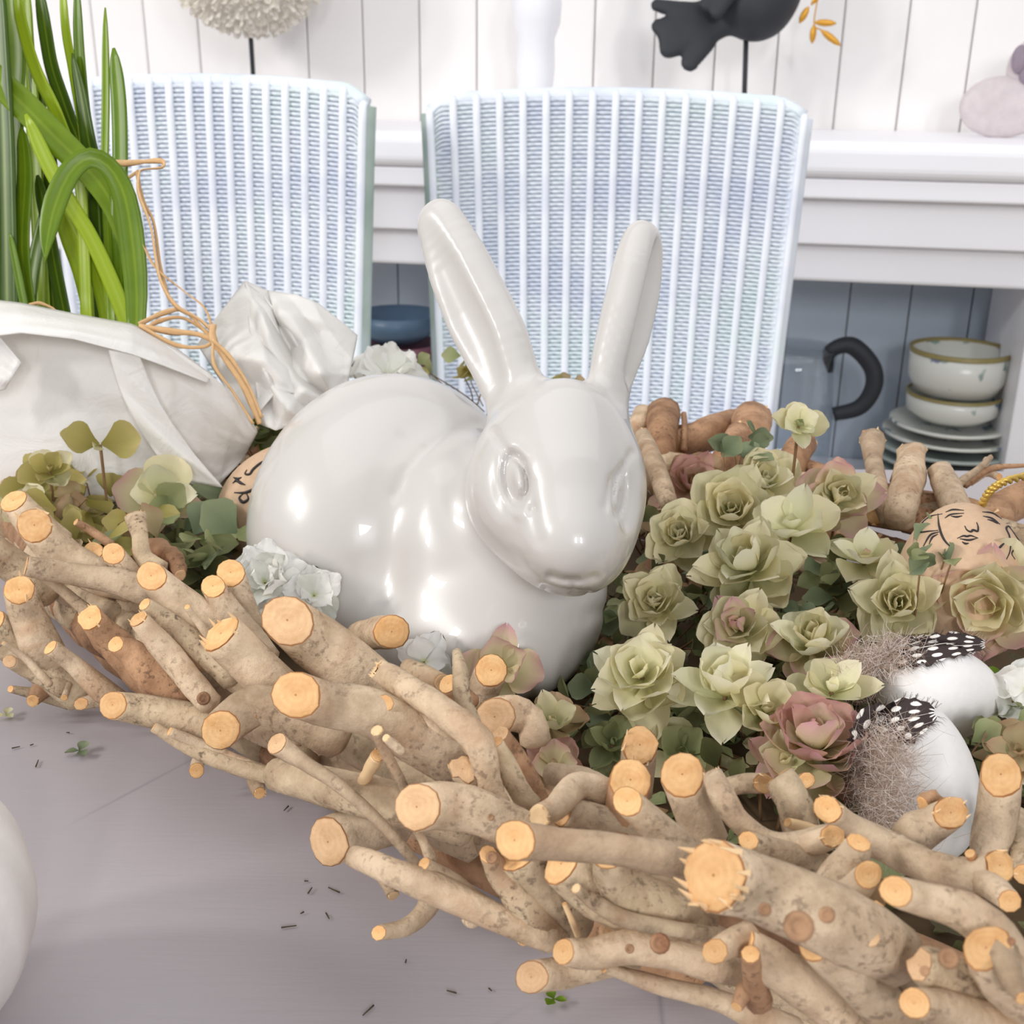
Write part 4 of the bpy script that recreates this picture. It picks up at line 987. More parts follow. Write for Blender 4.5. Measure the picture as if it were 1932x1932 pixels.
# leafy sprigs between the blooms
def sprig(cx, cy, sx, sy, n, z0, z1, label, mats, lr=(26, 44), seed=0, dd=0):
    g = np.random.RandomState(seed + 100); c = T(cx, cy, z0)
    if dd: c = D(cx, cy, depth(c) + dd * .01)
    root = thing('leafy_sprig', label, 'foliage', (c.x, c.y, TZ + .0105))
    for i in range(n):
        a = g.rand() * 6.28; q_ = math.sqrt(g.rand()); x = cx + math.cos(a) * q_ * sx; y = cy + math.sin(a) * q_ * sy
        p = T(x, y, g.uniform(z0, z1))
        if dd: p = D(x, y, depth(p) + dd * .01)
        s = g.uniform(*lr) * depth(p) / FPX * 1.25
        yd = Vector((g.normal(), g.normal(), g.normal() * .5 + .2)); zd = (CAM - p).normalized() * .7 + Vector((g.normal(), g.normal(), g.normal() + 1)) * .5
        inst('leaf', LM[g.randint(3)], M[mats[g.randint(len(mats))]], root, p, yd, zd, s)
        if i % 3 == 0:
            b = Vector((c.x + g.normal() * .006, c.y + g.normal() * .006, TZ + .011)); mid = b.lerp(p, .5) + Vector((g.normal(), g.normal(), 0)) * .004
            put('stem', *tube([b, mid, p], [.0005, .0005, .0004], 5, 5), M['stem'], root)
    return root
L1, L2, L3, LD = 'leaf', 'leaf2', 'leafy', 'leafd'
SP = [(1250, 1190, 110, 80, 26, .020, .036, 'green leaves in shade right of the rabbit chest', [L1, LD, L2]),
      (1330, 1100, 110, 70, 26, .030, .046, 'dark leaves between the middle blooms of the cluster', [L1, LD, L2]),
      (1480, 1130, 100, 60, 26, .036, .052, 'eucalyptus green leaves under the large central bloom', [L2, L1, LD]),
      (1600, 1090, 80, 70, 22, .042, .060, 'eucalyptus green leaves left of the rose-shaped bloom', [L2, L1, LD]),
      (1480, 1230, 110, 50, 24, .026, .042, 'dim leaves between the water lily bloom and the blushed bloom', [LD, L1]),
      (1640, 1200, 90, 60, 22, .030, .046, 'dim leaves behind the brown feather fluff', [LD, L1, B_]),
      (1130, 1310, 110, 70, 28, .014, .032, 'grey green leaves below the rabbit chest', [L1, L2, LD]),
      (1290, 1360, 110, 60, 28, .014, .032, 'grey green leaves behind the near stubs', [L1, LD]),
      (1420, 1440, 90, 50, 22, .016, .034, 'green leaves tucked under the mauve bloom', [L1, LD, G]),
      (1115, 1240, 55, 70, 16, .020, .034, 'dark leaves squeezed against the rabbit front', [LD, L1, L2]),
      (1745, 1040, 60, 36, 14, .078, .086, 'fresh green leaves below the left hair of the face egg', [L2, L1]),
      (1397, 842, 46, 26, 9, .084, .090, 'blue green leaves above the cluster at the far rim', [L2]),
      (1240, 950, 50, 60, 14, .040, .055, 'dull leaves behind the rabbit right cheek', [LD, B_, U_]),
      (1905, 1330, 36, 60, 8, .040, .055, 'bright green leaves right of the white eggs', ['bladeleaf', L1]),
      (1870, 1400, 60, 40, 12, .040, .052, 'brown green leaves between the eggs and the tall right stub', [B_, L1]),
      (1925, 1560, 30, 80, 10, .030, .050, 'green leaves behind the tall right stub', [L2, L1]),
      (395, 985, 62, 70, 20, .034, .056, 'round eucalyptus leaves left of the kraft egg', [L2, L2, L1], (50, 74)),
      (200, 985, 130, 50, 46, .040, .058, 'yellowish dried leaves at left before the paper', [L3, L3, L1, B_]),
      (90, 930, 90, 50, 26, .046, .064, 'yellow dried leaves at the far left over the stubs', [L3, L3, G]),
      (340, 1060, 70, 40, 22, .026, .040, 'dark leaves in the hollow left of the white silk flower', [LD, L1]),
      (560, 1150, 110, 40, 24, .016, .028, 'dark leaves under the rabbit flank', [LD, L1]),
      (800, 1262, 100, 34, 18, .014, .024, 'bright green leaves under the rabbit paws', ['bladeleaf', L1, L2]),
      (500, 815, 70, 30, 22, .040, .052, 'dark stalks and leaves between paper and kraft egg', [LD, LD, 'bladeleaf']),
      (900, 690, 120, 24, 18, .066, .080, 'olive leaves peeping over the rabbit back', [L1, L3], (20, 34)),
      (1040, 720, 60, 20, 12, .070, .080, 'ochre leaves between the rabbit ears', [L3, B_], (16, 28))]
M['bladeleaf'] = petal('fresh_green_leaf', [(0, rgb(84, 112, 26)), (.6, rgb(120, 150, 44)), (1, rgb(150, 172, 70))], rgb(70, 100, 20))
for i, s in enumerate(SP):
    sprig(*s[:9], lr=(s[9] if len(s) > 9 else ((38, 60) if s[0] < 420 else (30, 50))), seed=i, dd=(8 if 'over the rabbit back' in s[7] or 'between the rabbit ears' in s[7] else 0))
# leaf litter filling the tray bottom
vs, fs, rad = [], [], []
lf = [tuple(v.co) for v in LM[2].vertices]; lq = [tuple(p.vertices) for p in LM[2].polygons]
def litter(n, mats, z0, z1, label, seed):
    g = np.random.RandomState(seed); vs, fs, rad, fm = [], [], [], []
    A = np.array(lf)
    for i in range(n):
        a = g.rand() * 6.28; k = math.sqrt(g.rand()) * .93; p = oval(a, k, 0); p.z = TZ + g.uniform(z0, z1)
        Rm = np.array(Matrix.Rotation(g.rand() * 6.28, 3, 'Z') @ Matrix.Rotation(g.normal() * .5, 3, 'X') @ Matrix.Rotation(g.normal() * .5, 3, 'Y'))
        s = g.uniform(.007, .014); Q = A @ Rm.T * s + np.array(p); b = len(vs); vs += Q.tolist(); fs += [tuple(x + b for x in q_) for q_ in lq]
        rad += [g.rand()] * len(A); fm += [g.randint(len(mats))] * len(lq)
    vs = [(v[0], v[1], max(v[2], TZ + .0102)) for v in vs]
    o = put('leaf_litter', vs, fs, [M[m_] for m_ in mats], tray, fm=fm, col=rad, kind='stuff', label=label)
litter(2600, ['leafd', 'stem', 'moss', 'leaf'], .013, .024, 'dark dried leaf litter covering the bottom of the twig tray', 3)
print('blooms done')
# ------------------------------------------------------------------ eggs
def egg_pts(a, b, n=22):
    P_ = []
    for i in range(n + 1):
        t = math.pi * i / n; x = -math.cos(t); r = math.sin(t) * (1 - 0.12 * x); P_.append((max(r * a, 1e-5), x * b))
    return P_
def egg(name, label, px, py, hw, hl, ang, z, mat, seg=40, tilt=0.0, dd=0):
    c = T(px, py, z)
    if dd: c = D(px, py, depth(c) + dd * .01)
    k = depth(c) / FPX
    ax = (Up * math.cos(ang) + Rt * math.sin(ang)) * math.cos(tilt) + Fw * math.sin(tilt)
    R3 = ax.to_track_quat('Z', 'Y').to_matrix()
    root = thing(name, label, 'egg', (c.x, c.y, max(c.z - max(hw, hl * .8) * k, TZ + .0105)))
    vs, fs = lathe(egg_pts(hw * k, hl * k), c, seg, R3)
    o = put('shell', vs, fs, M[mat], root)
    return root, BVHTree.FromPolygons([tuple(v) for v in vs], fs), c
def onegg(bvh, c, px, py, lift=0.0):
    r = ray(px, py).normalized(); h = bvh.ray_cast(CAM, r)
    if h[0] is None: return None
    n = h[1] if h[1].dot(r) < 0 else -h[1]
    return h[0] + n * lift
def ink(root, bvh, c, lines, w, mat='ink', name='ink_line', s=(0.4141, 1132, 600)):
    k = depth(c) / FPX
    for L in lines:
        P_ = catmull([Vector((x * s[0] + s[1], y * s[0] + s[2], 0)) for x, y in L], [1] * len(L), (len(L) - 1) * 5)[0]
        Q = [onegg(bvh, c, p.x, p.y, w * k * .15) for p in P_]; Q = [x for x in Q if x is not None]
        if len(Q) < 2: continue
        n = len(Q) - 1; R_ = [w * k * (0.25 + 0.75 * math.sin(math.pi * min(.93, max(.07, i / n)))) for i in range(n + 1)]
        put(name, *tube(Q, R_, 6, n), M[mat], root)
fe, fb, fc = egg('kraft_egg', 'brown kraft egg with an ink drawn face at right rear of the tray', 1816, 1098, 124, 150, math.radians(0), .064, 'kraft')
ink(fe, fb, fc, [[(1572, 912), (1600, 896), (1658, 890)], [(1575, 885), (1610, 874), (1658, 877)], [(1600, 903), (1625, 907), (1650, 902)],
    [(1745, 903), (1785, 914), (1822, 940)], [(1742, 884), (1785, 890), (1828, 915)], [(1765, 918), (1790, 926), (1812, 938)],
    [(1662, 948), (1672, 966), (1690, 974), (1700, 966), (1720, 972), (1722, 950), (1716, 932)],
    [(1628, 1004), (1655, 993), (1672, 995), (1690, 992), (1722, 1003)], [(1640, 1006), (1680, 1012), (1716, 1004)], [(1650, 1020), (1665, 1028), (1680, 1026)],
    [(1540, 893), (1546, 950), (1568, 1010), (1612, 1057)], [(1560, 893), (1505, 905), (1465, 940), (1452, 975), (1500, 972), (1542, 968)],
    [(1545, 975), (1505, 990), (1474, 1040)], [(1540, 985), (1515, 1000), (1500, 1030)], [(1808, 1058), (1845, 1022)],
    [(1845, 1112), (1868, 1060), (1866, 1000), (1850, 960), (1868, 945), (1888, 955), (1908, 1000), (1900, 1040), (1876, 1070), (1890, 1100)]], 2.2)
for (x, y) in ((1598, 1000), (1812, 1032)):
    pass
pts = [T(1852, 952, .095), T(1868, 926, .104), T(1898, 908, .108), T(1945, 896, .106)]
for ph in (0, math.pi):
    P_, _ = catmull(pts, [1] * 4, 40); Tt, Nn, Bn = frames(P_)
    P_ = [p + Nn[i] * math.cos(i * .9 + ph) * .0009 + Bn[i] * math.sin(i * .9 + ph) * .0009 for i, p in enumerate(P_)]
    put('hanging_cord', *tube(P_, [.001] * len(P_), 6, 60), M['gold'], fe, label='twisted gold cord loop')
le, lb, lc = egg('kraft_egg', 'brown kraft egg with ink curves half hidden behind the rabbit back', 522, 940, 92, 122, math.radians(42), .046, 'kraft')
ink(le, lb, lc, [[(1500, 1085), (1490, 1108), (1518, 1110), (1540, 1080), (1590, 1040), (1650, 1020), (1710, 1040)], [(1615, 1045), (1650, 1060), (1690, 1050)], [(1612, 1045), (1640, 1035), (1680, 1042)],
    [(1415, 1165), (1438, 1150), (1465, 1165), (1490, 1175)], [(1420, 1130), (1445, 1140), (1468, 1130)], [(1425, 1222), (1490, 1222), (1560, 1195), (1650, 1165)],
    [(1480, 1225), (1455, 1255), (1478, 1280), (1508, 1260), (1500, 1230)]], 3.0, s=(0.3106, 0, 550))
se, sb_, sc = egg('kraft_egg', 'small kraft egg with white strokes behind the rabbit right cheek', 1186, 900, 55, 66, math.radians(10), .050, 'kraft')
ink(se, sb_, sc, [[(1218, 852), (1227, 860)], [(1226, 868), (1234, 882)], [(1222, 892), (1229, 905)], [(1230, 905), (1237, 912)], [(1208, 868), (1213, 880)], [(1212, 900), (1216, 914)], [(1222, 925), (1228, 935)]], 1.6, 'whiteink', 'white_stroke', s=(1, 0, 0))
e2r, e2b, e2c = egg('feathered_egg', 'rear white egg with a spotted feather lying across its top', 1772, 1306, 92, 118, math.radians(97), .048, 'eggwhite')
e1r, e1b, e1c = egg('feathered_egg', 'front white egg standing taller with a spotted feather on its left side', 1736, 1472, 104, 158, math.radians(-9), .046, 'eggwhite', dd=.6)
# feathers: barbed vane, quill and down
def feather(root, bvh, c, rach, vane_t, s, hw, down, ndown, seed, downlen=46, spread=1.0, offx=0):
    g = np.random.RandomState(seed); X = lambda p: (p[0] * s[0] + s[1], p[1] * s[0] + s[2])
    P2, _ = catmull([Vector((*X(p), 0)) for p in rach], [1] * len(rach), 40)
    base_d = depth(c) - 0.012
    def surf(x, y, lift):
        h = onegg(bvh, c, x, y, lift)
        if h is None: return D(x, y, base_d + .008 - lift)
        return h
    n = len(P2) - 1
    fr = onegg(bvh, c, P2[n].x, P2[n].y, .001)
    i0 = int(n * vane_t); cols = 10; vs, fs, uv = [], [], []
    tv = n - i0
    for i in range(tv + 1):
        p = P2[i0 + i]; pn = P2[min(n, i0 + i + 1)]; pm = P2[max(0, i0 + i - 1)]; t = (pn - pm); t = Vector((t.x, t.y, 0)).normalized(); nn = Vector((-t.y, t.x, 0))
        f = i / tv; w = hw * (math.sin(math.pi * (0.28 + 0.70 * f)) ** .6)
        for j in range(cols + 1):
            v = -1 + 2 * j / cols; jag = 1 + .10 * g.normal() * (abs(v) > .9)
            q_ = p + nn * (v * w * jag) + t * (abs(v) * w * .45)
            vs.append(surf(q_.x, q_.y, .0009)); uv.append((f, j / cols))
    for i in range(tv):
        for j in range(cols):
            a = i * (cols + 1) + j; fs.append((a, a + cols + 1, a + cols + 2, a + 1))
    o = put('vane', vs, fs, M['vane'], root); ul = o.data.uv_layers.new(name='UVMap')
    for lp in o.data.loops: ul.data[lp.index].uv = uv[lp.vertex_index]
    o['label'] = 'dark vane with white spots'
    k = depth(c) / FPX
    put('quill', *tube([surf(p.x, p.y, .0016) for p in P2[::3]], [max(.35, 1.7 - 1.4 * i / 14) * k for i in range(len(P2[::3]))], 6, 30), M['quill'], root)
    def hairs(m_, N_, name):
        vs, fs = [], []
        for i in range(N_):
            if m_ == 'e':    # loose barb tips round the vane
                ii = i0 + g.randint(tv + 1); p = P2[ii]; pn = P2[min(n, ii + 1)]; pm = P2[max(0, ii - 1)]; t = Vector((pn.x - pm.x, pn.y - pm.y, 0)).normalized(); nn = Vector((-t.y, t.x, 0)) * (1 if g.rand() > .5 else -1)
                f = (ii - i0) / tv; w = hw * (math.sin(math.pi * (0.28 + 0.70 * f)) ** .6)
                a0 = p + nn * w * .85 + t * w * .4; a1 = a0 + nn * g.uniform(6, 20) + t * g.uniform(6, 18); l0, l1 = .0012, .002; wd = .35
                am = (a0 + a1) / 2
            else:
                ii = int(g.rand() * i0 * 1.25); p = P2[min(ii, n)]; a = g.rand() * 6.28; L = downlen * g.uniform(.4, 1.15)
                a0 = p + Vector((offx * g.rand() * 2, 0, 0)) + Vector((g.normal(), g.normal(), 0)) * downlen * .42 * spread; a1 = a0 + Vector((math.cos(a), math.sin(a), 0)) * L; l0 = g.uniform(.001, .006); l1 = l0 + g.uniform(-.001, .004); wd = .34
                am = (a0 + a1) / 2 + Vector((g.normal(), g.normal(), 0)) * L * .15
            q0, qm, q1 = surf(a0.x, a0.y, l0), surf(am.x, am.y, (l0 + l1) / 2 + .0006), surf(a1.x, a1.y, l1)
            if (q1 - q0).length > .03: continue
            sd = (q1 - q0).cross(Fw).normalized() * wd * k; b = len(vs)
            vs += [q0 - sd, q0 + sd, qm - sd * .8, qm + sd * .8, q1]; fs += [(b, b + 1, b + 3, b + 2), (b + 2, b + 3, b + 4)]
        put(name, vs, fs, M['feather' if m_ != 'l' else 'featherl'] if m_ != 'e' else M['ink2'], root, kind='stuff')
    hairs('d', ndown, 'down'); hairs('l', int(ndown * .7), 'down'); hairs('e', 130, 'barb_tips')
M['ink2'] = plain('dark_barbs', rgb(78, 60, 54), .8)
S5 = (0.3106, 1332, 1150)
feather(e1r, e1b, e1c, [(1075, 1400), (1000, 1200), (975, 1030), (985, 880), (1040, 760), (1170, 690), (1375, 640)], .52, S5, 48, None, 1500, 1, 54, .75, 34)
feather(e2r, e2b, e2c, [(860, 430), (980, 350), (1120, 300), (1300, 255), (1500, 222), (1690, 212)], .42, S5, 30, None, 1500, 2, 40, 1.15)
# big ribbed white egg on the table at the left edge
c = T(-305, 1715, .052); k = depth(c) / FPX; R_ = 340 * k; c.z = TZ + R_ * .96
vs, fs = [], []
nr, ns = 24, 72
for i in range(nr + 1):
    t = math.pi * i / nr
    for j in range(ns):
        a = 6.2832 * j / ns; r = R_ * max(.001, math.sin(t)) * (1 + .018 * abs(math.cos(a * 9))); vs.append(c + Vector((r * math.cos(a), r * math.sin(a), -R_ * .96 * math.cos(t))))
for i in range(nr):
    for j in range(ns): fs.append((i * ns + j, i * ns + (j + 1) % ns, (i + 1) * ns + (j + 1) % ns, (i + 1) * ns + j))
wp = thing('white_ornament', 'rounded matte white ornament on the table cut by the left picture edge', 'ornament', (c.x, c.y, TZ))
put('body', vs, fs, M['eggwhite'], wp); put('stalk', *tube([c + Vector((0, 0, R_ * .9)), c + Vector((.003, 0, R_ * 1.1))], [.006, .004], 8, 3), M['eggwhite'], wp)

# ------------------------------------------------------------------ bulb plant in white paper
pc = T(150, 880, .012)
pl = thing('wrapped_bulb_plant', 'green bladed spring bulb plant wrapped in white paper tied with raffia', 'plant', (pc.x, pc.y + .05, TZ + .0105))
def blade(pts, d, ddz=0.0, twist=0.35, name='leaf_blade', mat='blade', thick=.0009, vee=.25, label=None, tip=True):
    n = 22; P_, Wd = catmull([D(x, y, d + (ddz * i / (len(pts) - 1))) for i, (x, y, w) in enumerate(pts)], [w * d / FPX / 2 for x, y, w in pts], n)
    vs, fs, rad = [], [], []
    for i, p in enumerate(P_):
        t = (P_[min(n, i + 1)] - P_[max(0, i - 1)]).normalized(); sd = t.cross(Fw).normalized(); fwd = t.cross(sd)
        if fwd.dot(Fw) > 0: fwd = -fwd
        sd = (sd * math.cos(twist) + Fw * math.sin(twist)); w = Wd[i] * (1.0 if (not tip or i < n - 3) else (1, .9, .68, .2)[i - (n - 3)])
        for u in (-1, -.55, 0, .55, 1): vs.append(p + sd * w * u + fwd * (-(1 - abs(u)) * w * vee + .0)); rad.append(abs(u))
        for u in (1, .55, 0, -.55, -1): vs.append(p + sd * w * u + fwd * (-(1 - abs(u)) * w * vee - thick)); rad.append(abs(u))
    m_ = 10
    for i in range(n):
        for k_ in range(m_):
            fs.append((i * m_ + k_, i * m_ + (k_ + 1) % m_, (i + 1) * m_ + (k_ + 1) % m_, (i + 1) * m_ + k_))
    fs.append(tuple(range(m_))); fs.append(tuple(range(n * m_, n * m_ + m_)))
    o = put(name, vs, fs, M[mat], pl, col=rad)
    if label: o['label'] = label
    return o
BLD = [([(-30, 130, 40), (36, 190, 44), (90, 245, 44), (145, 300, 42), (190, 350, 38), (222, 410, 30), (236, 480, 20)], .668, 0, .15),
       ([(250, 640, 26), (215, 545, 28), (172, 450, 26), (130, 380, 26), (88, 305, 26), (48, 215, 24)], .664, 0, .3),
       ([(210, 640, 26), (188, 540, 26), (155, 445, 26), (122, 370, 24), (95, 300, 18)], .678, 0, .3),
       ([(198, 340, 14), (197, 308, 13), (199, 180, 13), (198, 14, 10)], .670, 0, .2),
       ([(222, 420, 26), (226, 330, 27), (224, 200, 27), (214, 90, 22)], .667, 0, .3),
       ([(178, 420, 20), (172, 300, 20), (158, 200, 20), (148, 80, 18), (144, -40, 14)], .682, 0, .3),
       ([(150, 330, 22), (120, 250, 22), (100, 200, 22), (65, 127, 22), (40, 43, 22), (26, -40, 18)], .676, 0, .4),
       ([(160, 330, 22), (125, 210, 24), (98, 130, 24), (85, 60, 24), (70, -40, 20)], .690, 0, .3),
       ([(160, 300, 14), (140, 150, 16), (124, 60, 15), (116, -40, 12)], .688, 0, .3),
       ([(12, 640, 44), (8, 430, 44), (4, 250, 42), (-6, 60, 40), (-10, -40, 34)], .668, 0, .3),
       ([(62, 640, 26), (40, 480, 30), (46, 330, 28), (40, 240, 18)], .672, 0, .3),
       ([(50, 600, 14), (34, 520, 14), (18, 440, 10)], .664, 0, .2),
       ([(130, 640, 24), (106, 520, 24), (92, 440, 22), (70, 330, 22)], .690, 0, .3),
       ([(184, 640, 32), (156, 520, 32), (126, 440, 28), (100, 350, 24)], .684, 0, .3),
       ([(232, 640, 24), (232, 540, 26), (210, 440, 26), (182, 350, 22), (160, 260, 18)], .692, 0, .3),
       ([(52, 640, 22), (60, 520, 24), (84, 410, 24), (112, 330, 20)], .694, 0, .3),
       ([(34, 420, 30), (24, 220, 38), (28, 100, 38), (14, -40, 30)], .684, 0, .3),
       ([(70, 380, 26), (60, 200, 26), (52, 80, 22), (46, -40, 20)], .700, 0, .3),
       ([(182, 360, 30), (165, 260, 28), (152, 180, 22), (136, 100, 12)], .680, 0, .4),
       ([(-30, 640, 34), (-30, 400, 36), (-40, 200, 34), (-50, -40, 30)], .67, 0, .3),
       ([(20, 600, 26), (24, 480, 30), (20, 380, 30), (30, 260, 20)], .70, 0, .3),
       ([(90, 420, 26), (96, 330, 26), (80, 230, 24), (56, 120, 18)], .70, 0, .3)]
for p_, d_, z_, t_ in BLD:
    if 200 < p_[0][1] < 600: p_ = [(p_[0][0] + 14, 640, p_[0][2])] + p_
    blade([(x, y, w * 1.25) for x, y, w in p_], d_, z_, t_)
M['bladelight'] = N('folded_leaf_grey_green').base(rgb(124, 156, 84)).set(rough=.45).m
blade([(256, 640, 34), (256, 540, 46), (246, 440, 52), (232, 365, 46), (205, 315, 38), (168, 297, 36), (132, 322, 40), (104, 380, 42), (90, 440, 32), (84, 496, 8)], .656, -.02, .12)
# paper
def patch(top, bot, dt, db, bulge, nu, nv, amp, seed, name='paper_wrap', folds=9, label=None, thick=.0006, parent=None, bow=0):
    g = np.random.RandomState(seed); vs, fs = [], []
    def along(L, u):
        x = u * (len(L) - 1); i = min(int(x), len(L) - 2); f = x - i; f = f * f * (3 - 2 * f) * .3 + f * .7
        return (L[i][0] + (L[i + 1][0] - L[i][0]) * f, L[i][1] + (L[i + 1][1] - L[i][1]) * f)
    pl_ = [(g.normal(), g.normal(), g.rand(), g.uniform(.5, 1.2)) for _ in range(folds)]
    for i in range(nu + 1):
        for j in range(nv + 1):
            u, v = i / nu, j / nv; a = along(top, u); b = along(bot, u)
            x = a[0] + (b[0] - a[0]) * v; y = a[1] + (b[1] - a[1]) * v
            e = 0
            for (p0, p1, ph, w) in pl_:
                s_ = (p0 * u + p1 * v) * 1.3 + ph; e += w * abs((s_ % 1) * 2 - 1)
            e = e / folds * 2 - 1
            ed = min(1, 6 * min(u + .08, 1.08 - u, v + .08, 1.08 - v))
            vs.append(D(x + bow * math.sin(v * 3.1) , y, dt + (db - dt) * v - bulge * math.sin(math.pi * min(1, max(0, u))) ** .7 * (0.7 + .3 * math.sin(v * 3.1)) - e * amp * ed))
    for i in range(nu):
        for j in range(nv):
            a = i * (nv + 1) + j; fs.append((a, a + nv + 1, a + nv + 2, a + 1))
    o = put(name, vs, fs, M['paper'], parent or pl, smooth=True)
    sm = o.modifiers.new('thickness', 'SOLIDIFY'); sm.thickness = thick; sm.offset = 0
    if label: o['label'] = label
    return o
patch([(-160, 560), (-60, 566), (40, 575), (140, 596), (250, 618), (330, 660), (395, 705), (450, 752), (486, 815)],
      [(-160, 960), (-60, 960), (60, 955), (160, 950), (250, 945), (320, 935), (370, 925), (412, 915), (455, 870)], .655, .678, .034, 110, 60, .016, 4)
patch([(-160, 556), (-60, 560), (40, 572), (140, 592), (250, 612), (330, 655), (400, 708)],
      [(-160, 640), (-60, 640), (40, 628), (140, 640), (250, 668), (310, 690), (392, 722)], .655, .624, .030, 80, 12, .006, 9, 'paper_fold', 5, 'rolled over top edge')
patch([(205, 660), (262, 668)], [(330, 902), (422, 920)], .608, .632, .003, 14, 40, .005, 12, 'paper_fold', 4, 'diagonal folded strip', bow=-20)
patch([(-60, 620), (-10, 625), (40, 684)], [(-60, 760), (-30, 745), (10, 735)], .612, .622, .0, 14, 14, .008, 15, 'paper_fold', 4)
# gathered wing of paper right of the tie
WG = [([(372, 650), (415, 590), (462, 530), (505, 548)], [(470, 800), (495, 770), (520, 740), (560, 742)], .70, .66, 21),
      ([(505, 548), (560, 556), (600, 572), (675, 632)], [(560, 742), (590, 752), (622, 762), (652, 742)], .70, .672, 22),
      ([(462, 532), (500, 560), (560, 640), (640, 700)], [(490, 800), (520, 812), (560, 800), (600, 770)], .694, .655, 23)]
for i, (a, b, d1, d2, sd) in enumerate(WG):
    patch(a, b, d1, d2, .012, 40, 40, .026, sd, 'paper_wing', 5)
# raffia
def raff(pts, d, w=7, dz=0):
    P_ = [D(x, y, d + dz * i / (len(pts) - 1)) for i, (x, y) in enumerate(pts)]; R_ = [w * .5 * d / FPX * (1 + .25 * math.sin(i * 2.1)) for i in range(len(pts))]
    put('raffia_strand', *tube(P_, R_, 6, len(pts) * 6, flat=.35, twist=.12), M['raffia'], pl)
raff([(178, 302), (230, 308), (272, 305), (305, 304), (306, 316), (270, 320), (262, 330), (262, 365), (285, 430), (300, 520), (330, 575), (372, 600), (402, 625)], .66, 11, -.02)
raff([(262, 322), (235, 345), (228, 390), (262, 440), (290, 500), (345, 548), (385, 580), (402, 622)], .662, 6, -.02)
raff([(258, 324), (270, 380), (290, 420), (302, 500), (318, 560), (340, 582)], .658, 7)
raff([(402, 612), (402, 640), (420, 670), (455, 720), (480, 770), (490, 800)], .632, 13)
raff([(400, 640), (435, 675), (470, 730), (494, 788)], .628, 8)
raff([(402, 640), (405, 690), (440, 740), (478, 800)], .63, 6)
raff([(262, 612), (310, 590), (350, 588), (400, 640)], .65, 9); raff([(262, 616), (320, 625), (370, 630), (402, 642)], .64, 12)
raff([(275, 622), (300, 606), (345, 600), (396, 630)], .655, 8); raff([(262, 614), (330, 650), (380, 655), (404, 645)], .636, 8)
raff([(55, 575), (75, 572), (100, 582), (108, 592)], .652, 6)
put('plastic_pot', *lathe([(.045, 0), (.055, .06), (.058, .06), (.058, .07), (.05, .07)], Vector((pc.x - .02, pc.y + .03, TZ + .0105)), 28), M['moss'], pl)
# crumbs on the table
for (x, y, s_, lab, mt) in ((150, 1420, 26, 'small green leaf scrap on the table below the left rim', 'leaf2'), (12, 1352, 20, 'pale petal crumb on the table at the left edge', 'pgreen'), (1045, 1890, 24, 'ragged green leaf scrap on the table at the bottom', 'bladeleaf')):
    p = T(x, y, .001); r0 = thing('leaf_scrap', lab, 'leaf', (p.x, p.y, TZ + .0004))
    for a in range(3):
        yd = Vector((math.cos(a * 2.1 + x), math.sin(a * 2.1 + x), .12)); inst('leaf', LM[a], M[mt], r0, p + Vector((0, 0, .001)), yd, Vector((0, 0, 1)), s_ * depth(p) / FPX)
vs, fs = [], []
for i, (x, y) in enumerate([(578, 1662), (585, 1680), (630, 1679), (570, 1722), (618, 1728), (545, 1748), (766, 1813), (852, 1871), (695, 1906), (925, 1867), (30, 1410), (70, 1440), (128, 1382), (540, 1525), (600, 1500), (60, 1405)]):
    p = T(x, y, .0008); a = i * 1.3; l = .0007 + .0009 * (i % 3); d_ = Vector((math.cos(a), math.sin(a), 0)); v_, f_ = tube([p - d_ * l, p + d_ * l], [.0003, .0002], 5, 2)
    b = len(vs); vs += v_; fs += [tuple(t + b for t in q_) for q_ in f_]
put('crumbs', vs, fs, M['moss'], None, kind='stuff', label='tiny dark crumbs scattered over the grey table', cat='crumbs')
# ------------------------------------------------------------------ ornaments and crockery of the sideboard
def WD(px, py, t):
    s, z = wallhit(px, py, t); return W(s, t, z)
# black bird on a rod
tb_ = 0.2; bc = WD(1420, 0, tb_); kb = depth(bc) / FPX
def bird_sdf():
    d = depth(bc); Q = lambda x, y, dz=0: q(x, y, d + dz)
    def f(P):
        b = ell(P, Q(1425, -12), (80 * kb, 88 * kb, 60 * kb)); b = smin(b, ell(P, Q(1455, -60), (62 * kb, 80 * kb, 48 * kb)), .03)
        b = smin(b, ell(P, Q(1480, -150), (46 * kb, 44 * kb, 40 * kb)), .03)
        tail = chain(P, [Q(1370, 20), Q(1320, 52), Q(1275, 66)], [44 * kb, 38 * kb, 34 * kb], (0, 0, 1), 2.4)
        for (x0, y0, x, y, r) in ((1330, 30, 1240, 10, 12), (1320, 50, 1244, 50, 15), (1310, 70, 1262, 92, 18), (1325, 80, 1302, 118, 17)):
            tail = smin(tail, chain(P, [Q(x0, y0), Q(x, y)], [24 * kb, r * kb], (0, 0, 1), 2.0), .006)
        b = smin(b, tail, .012)
        for (x0, y0, x, y) in ((1380, -50, 1334, 8), (1400, -60, 1352, 22), (1390, -90, 1322, -30)):
            b = smin(b, chain(P, [Q(x0, y0, -.05), Q(x, y, -.045)], [26 * kb, 14 * kb], (0, 0, 1), 1.8), .004)
        b = smin(b, chain(P, [Q(1510, -152), Q(1552, -140)], [14 * kb, 3 * kb]), .008)
        return b
    return f
br = thing('black_bird', 'black sculpted bird with fanned tail perched on a thin black rod', 'ornament', (bc.x, bc.y, zt))
lo = q(1225, 140, depth(bc)); hi = q(1560, -215, depth(bc))
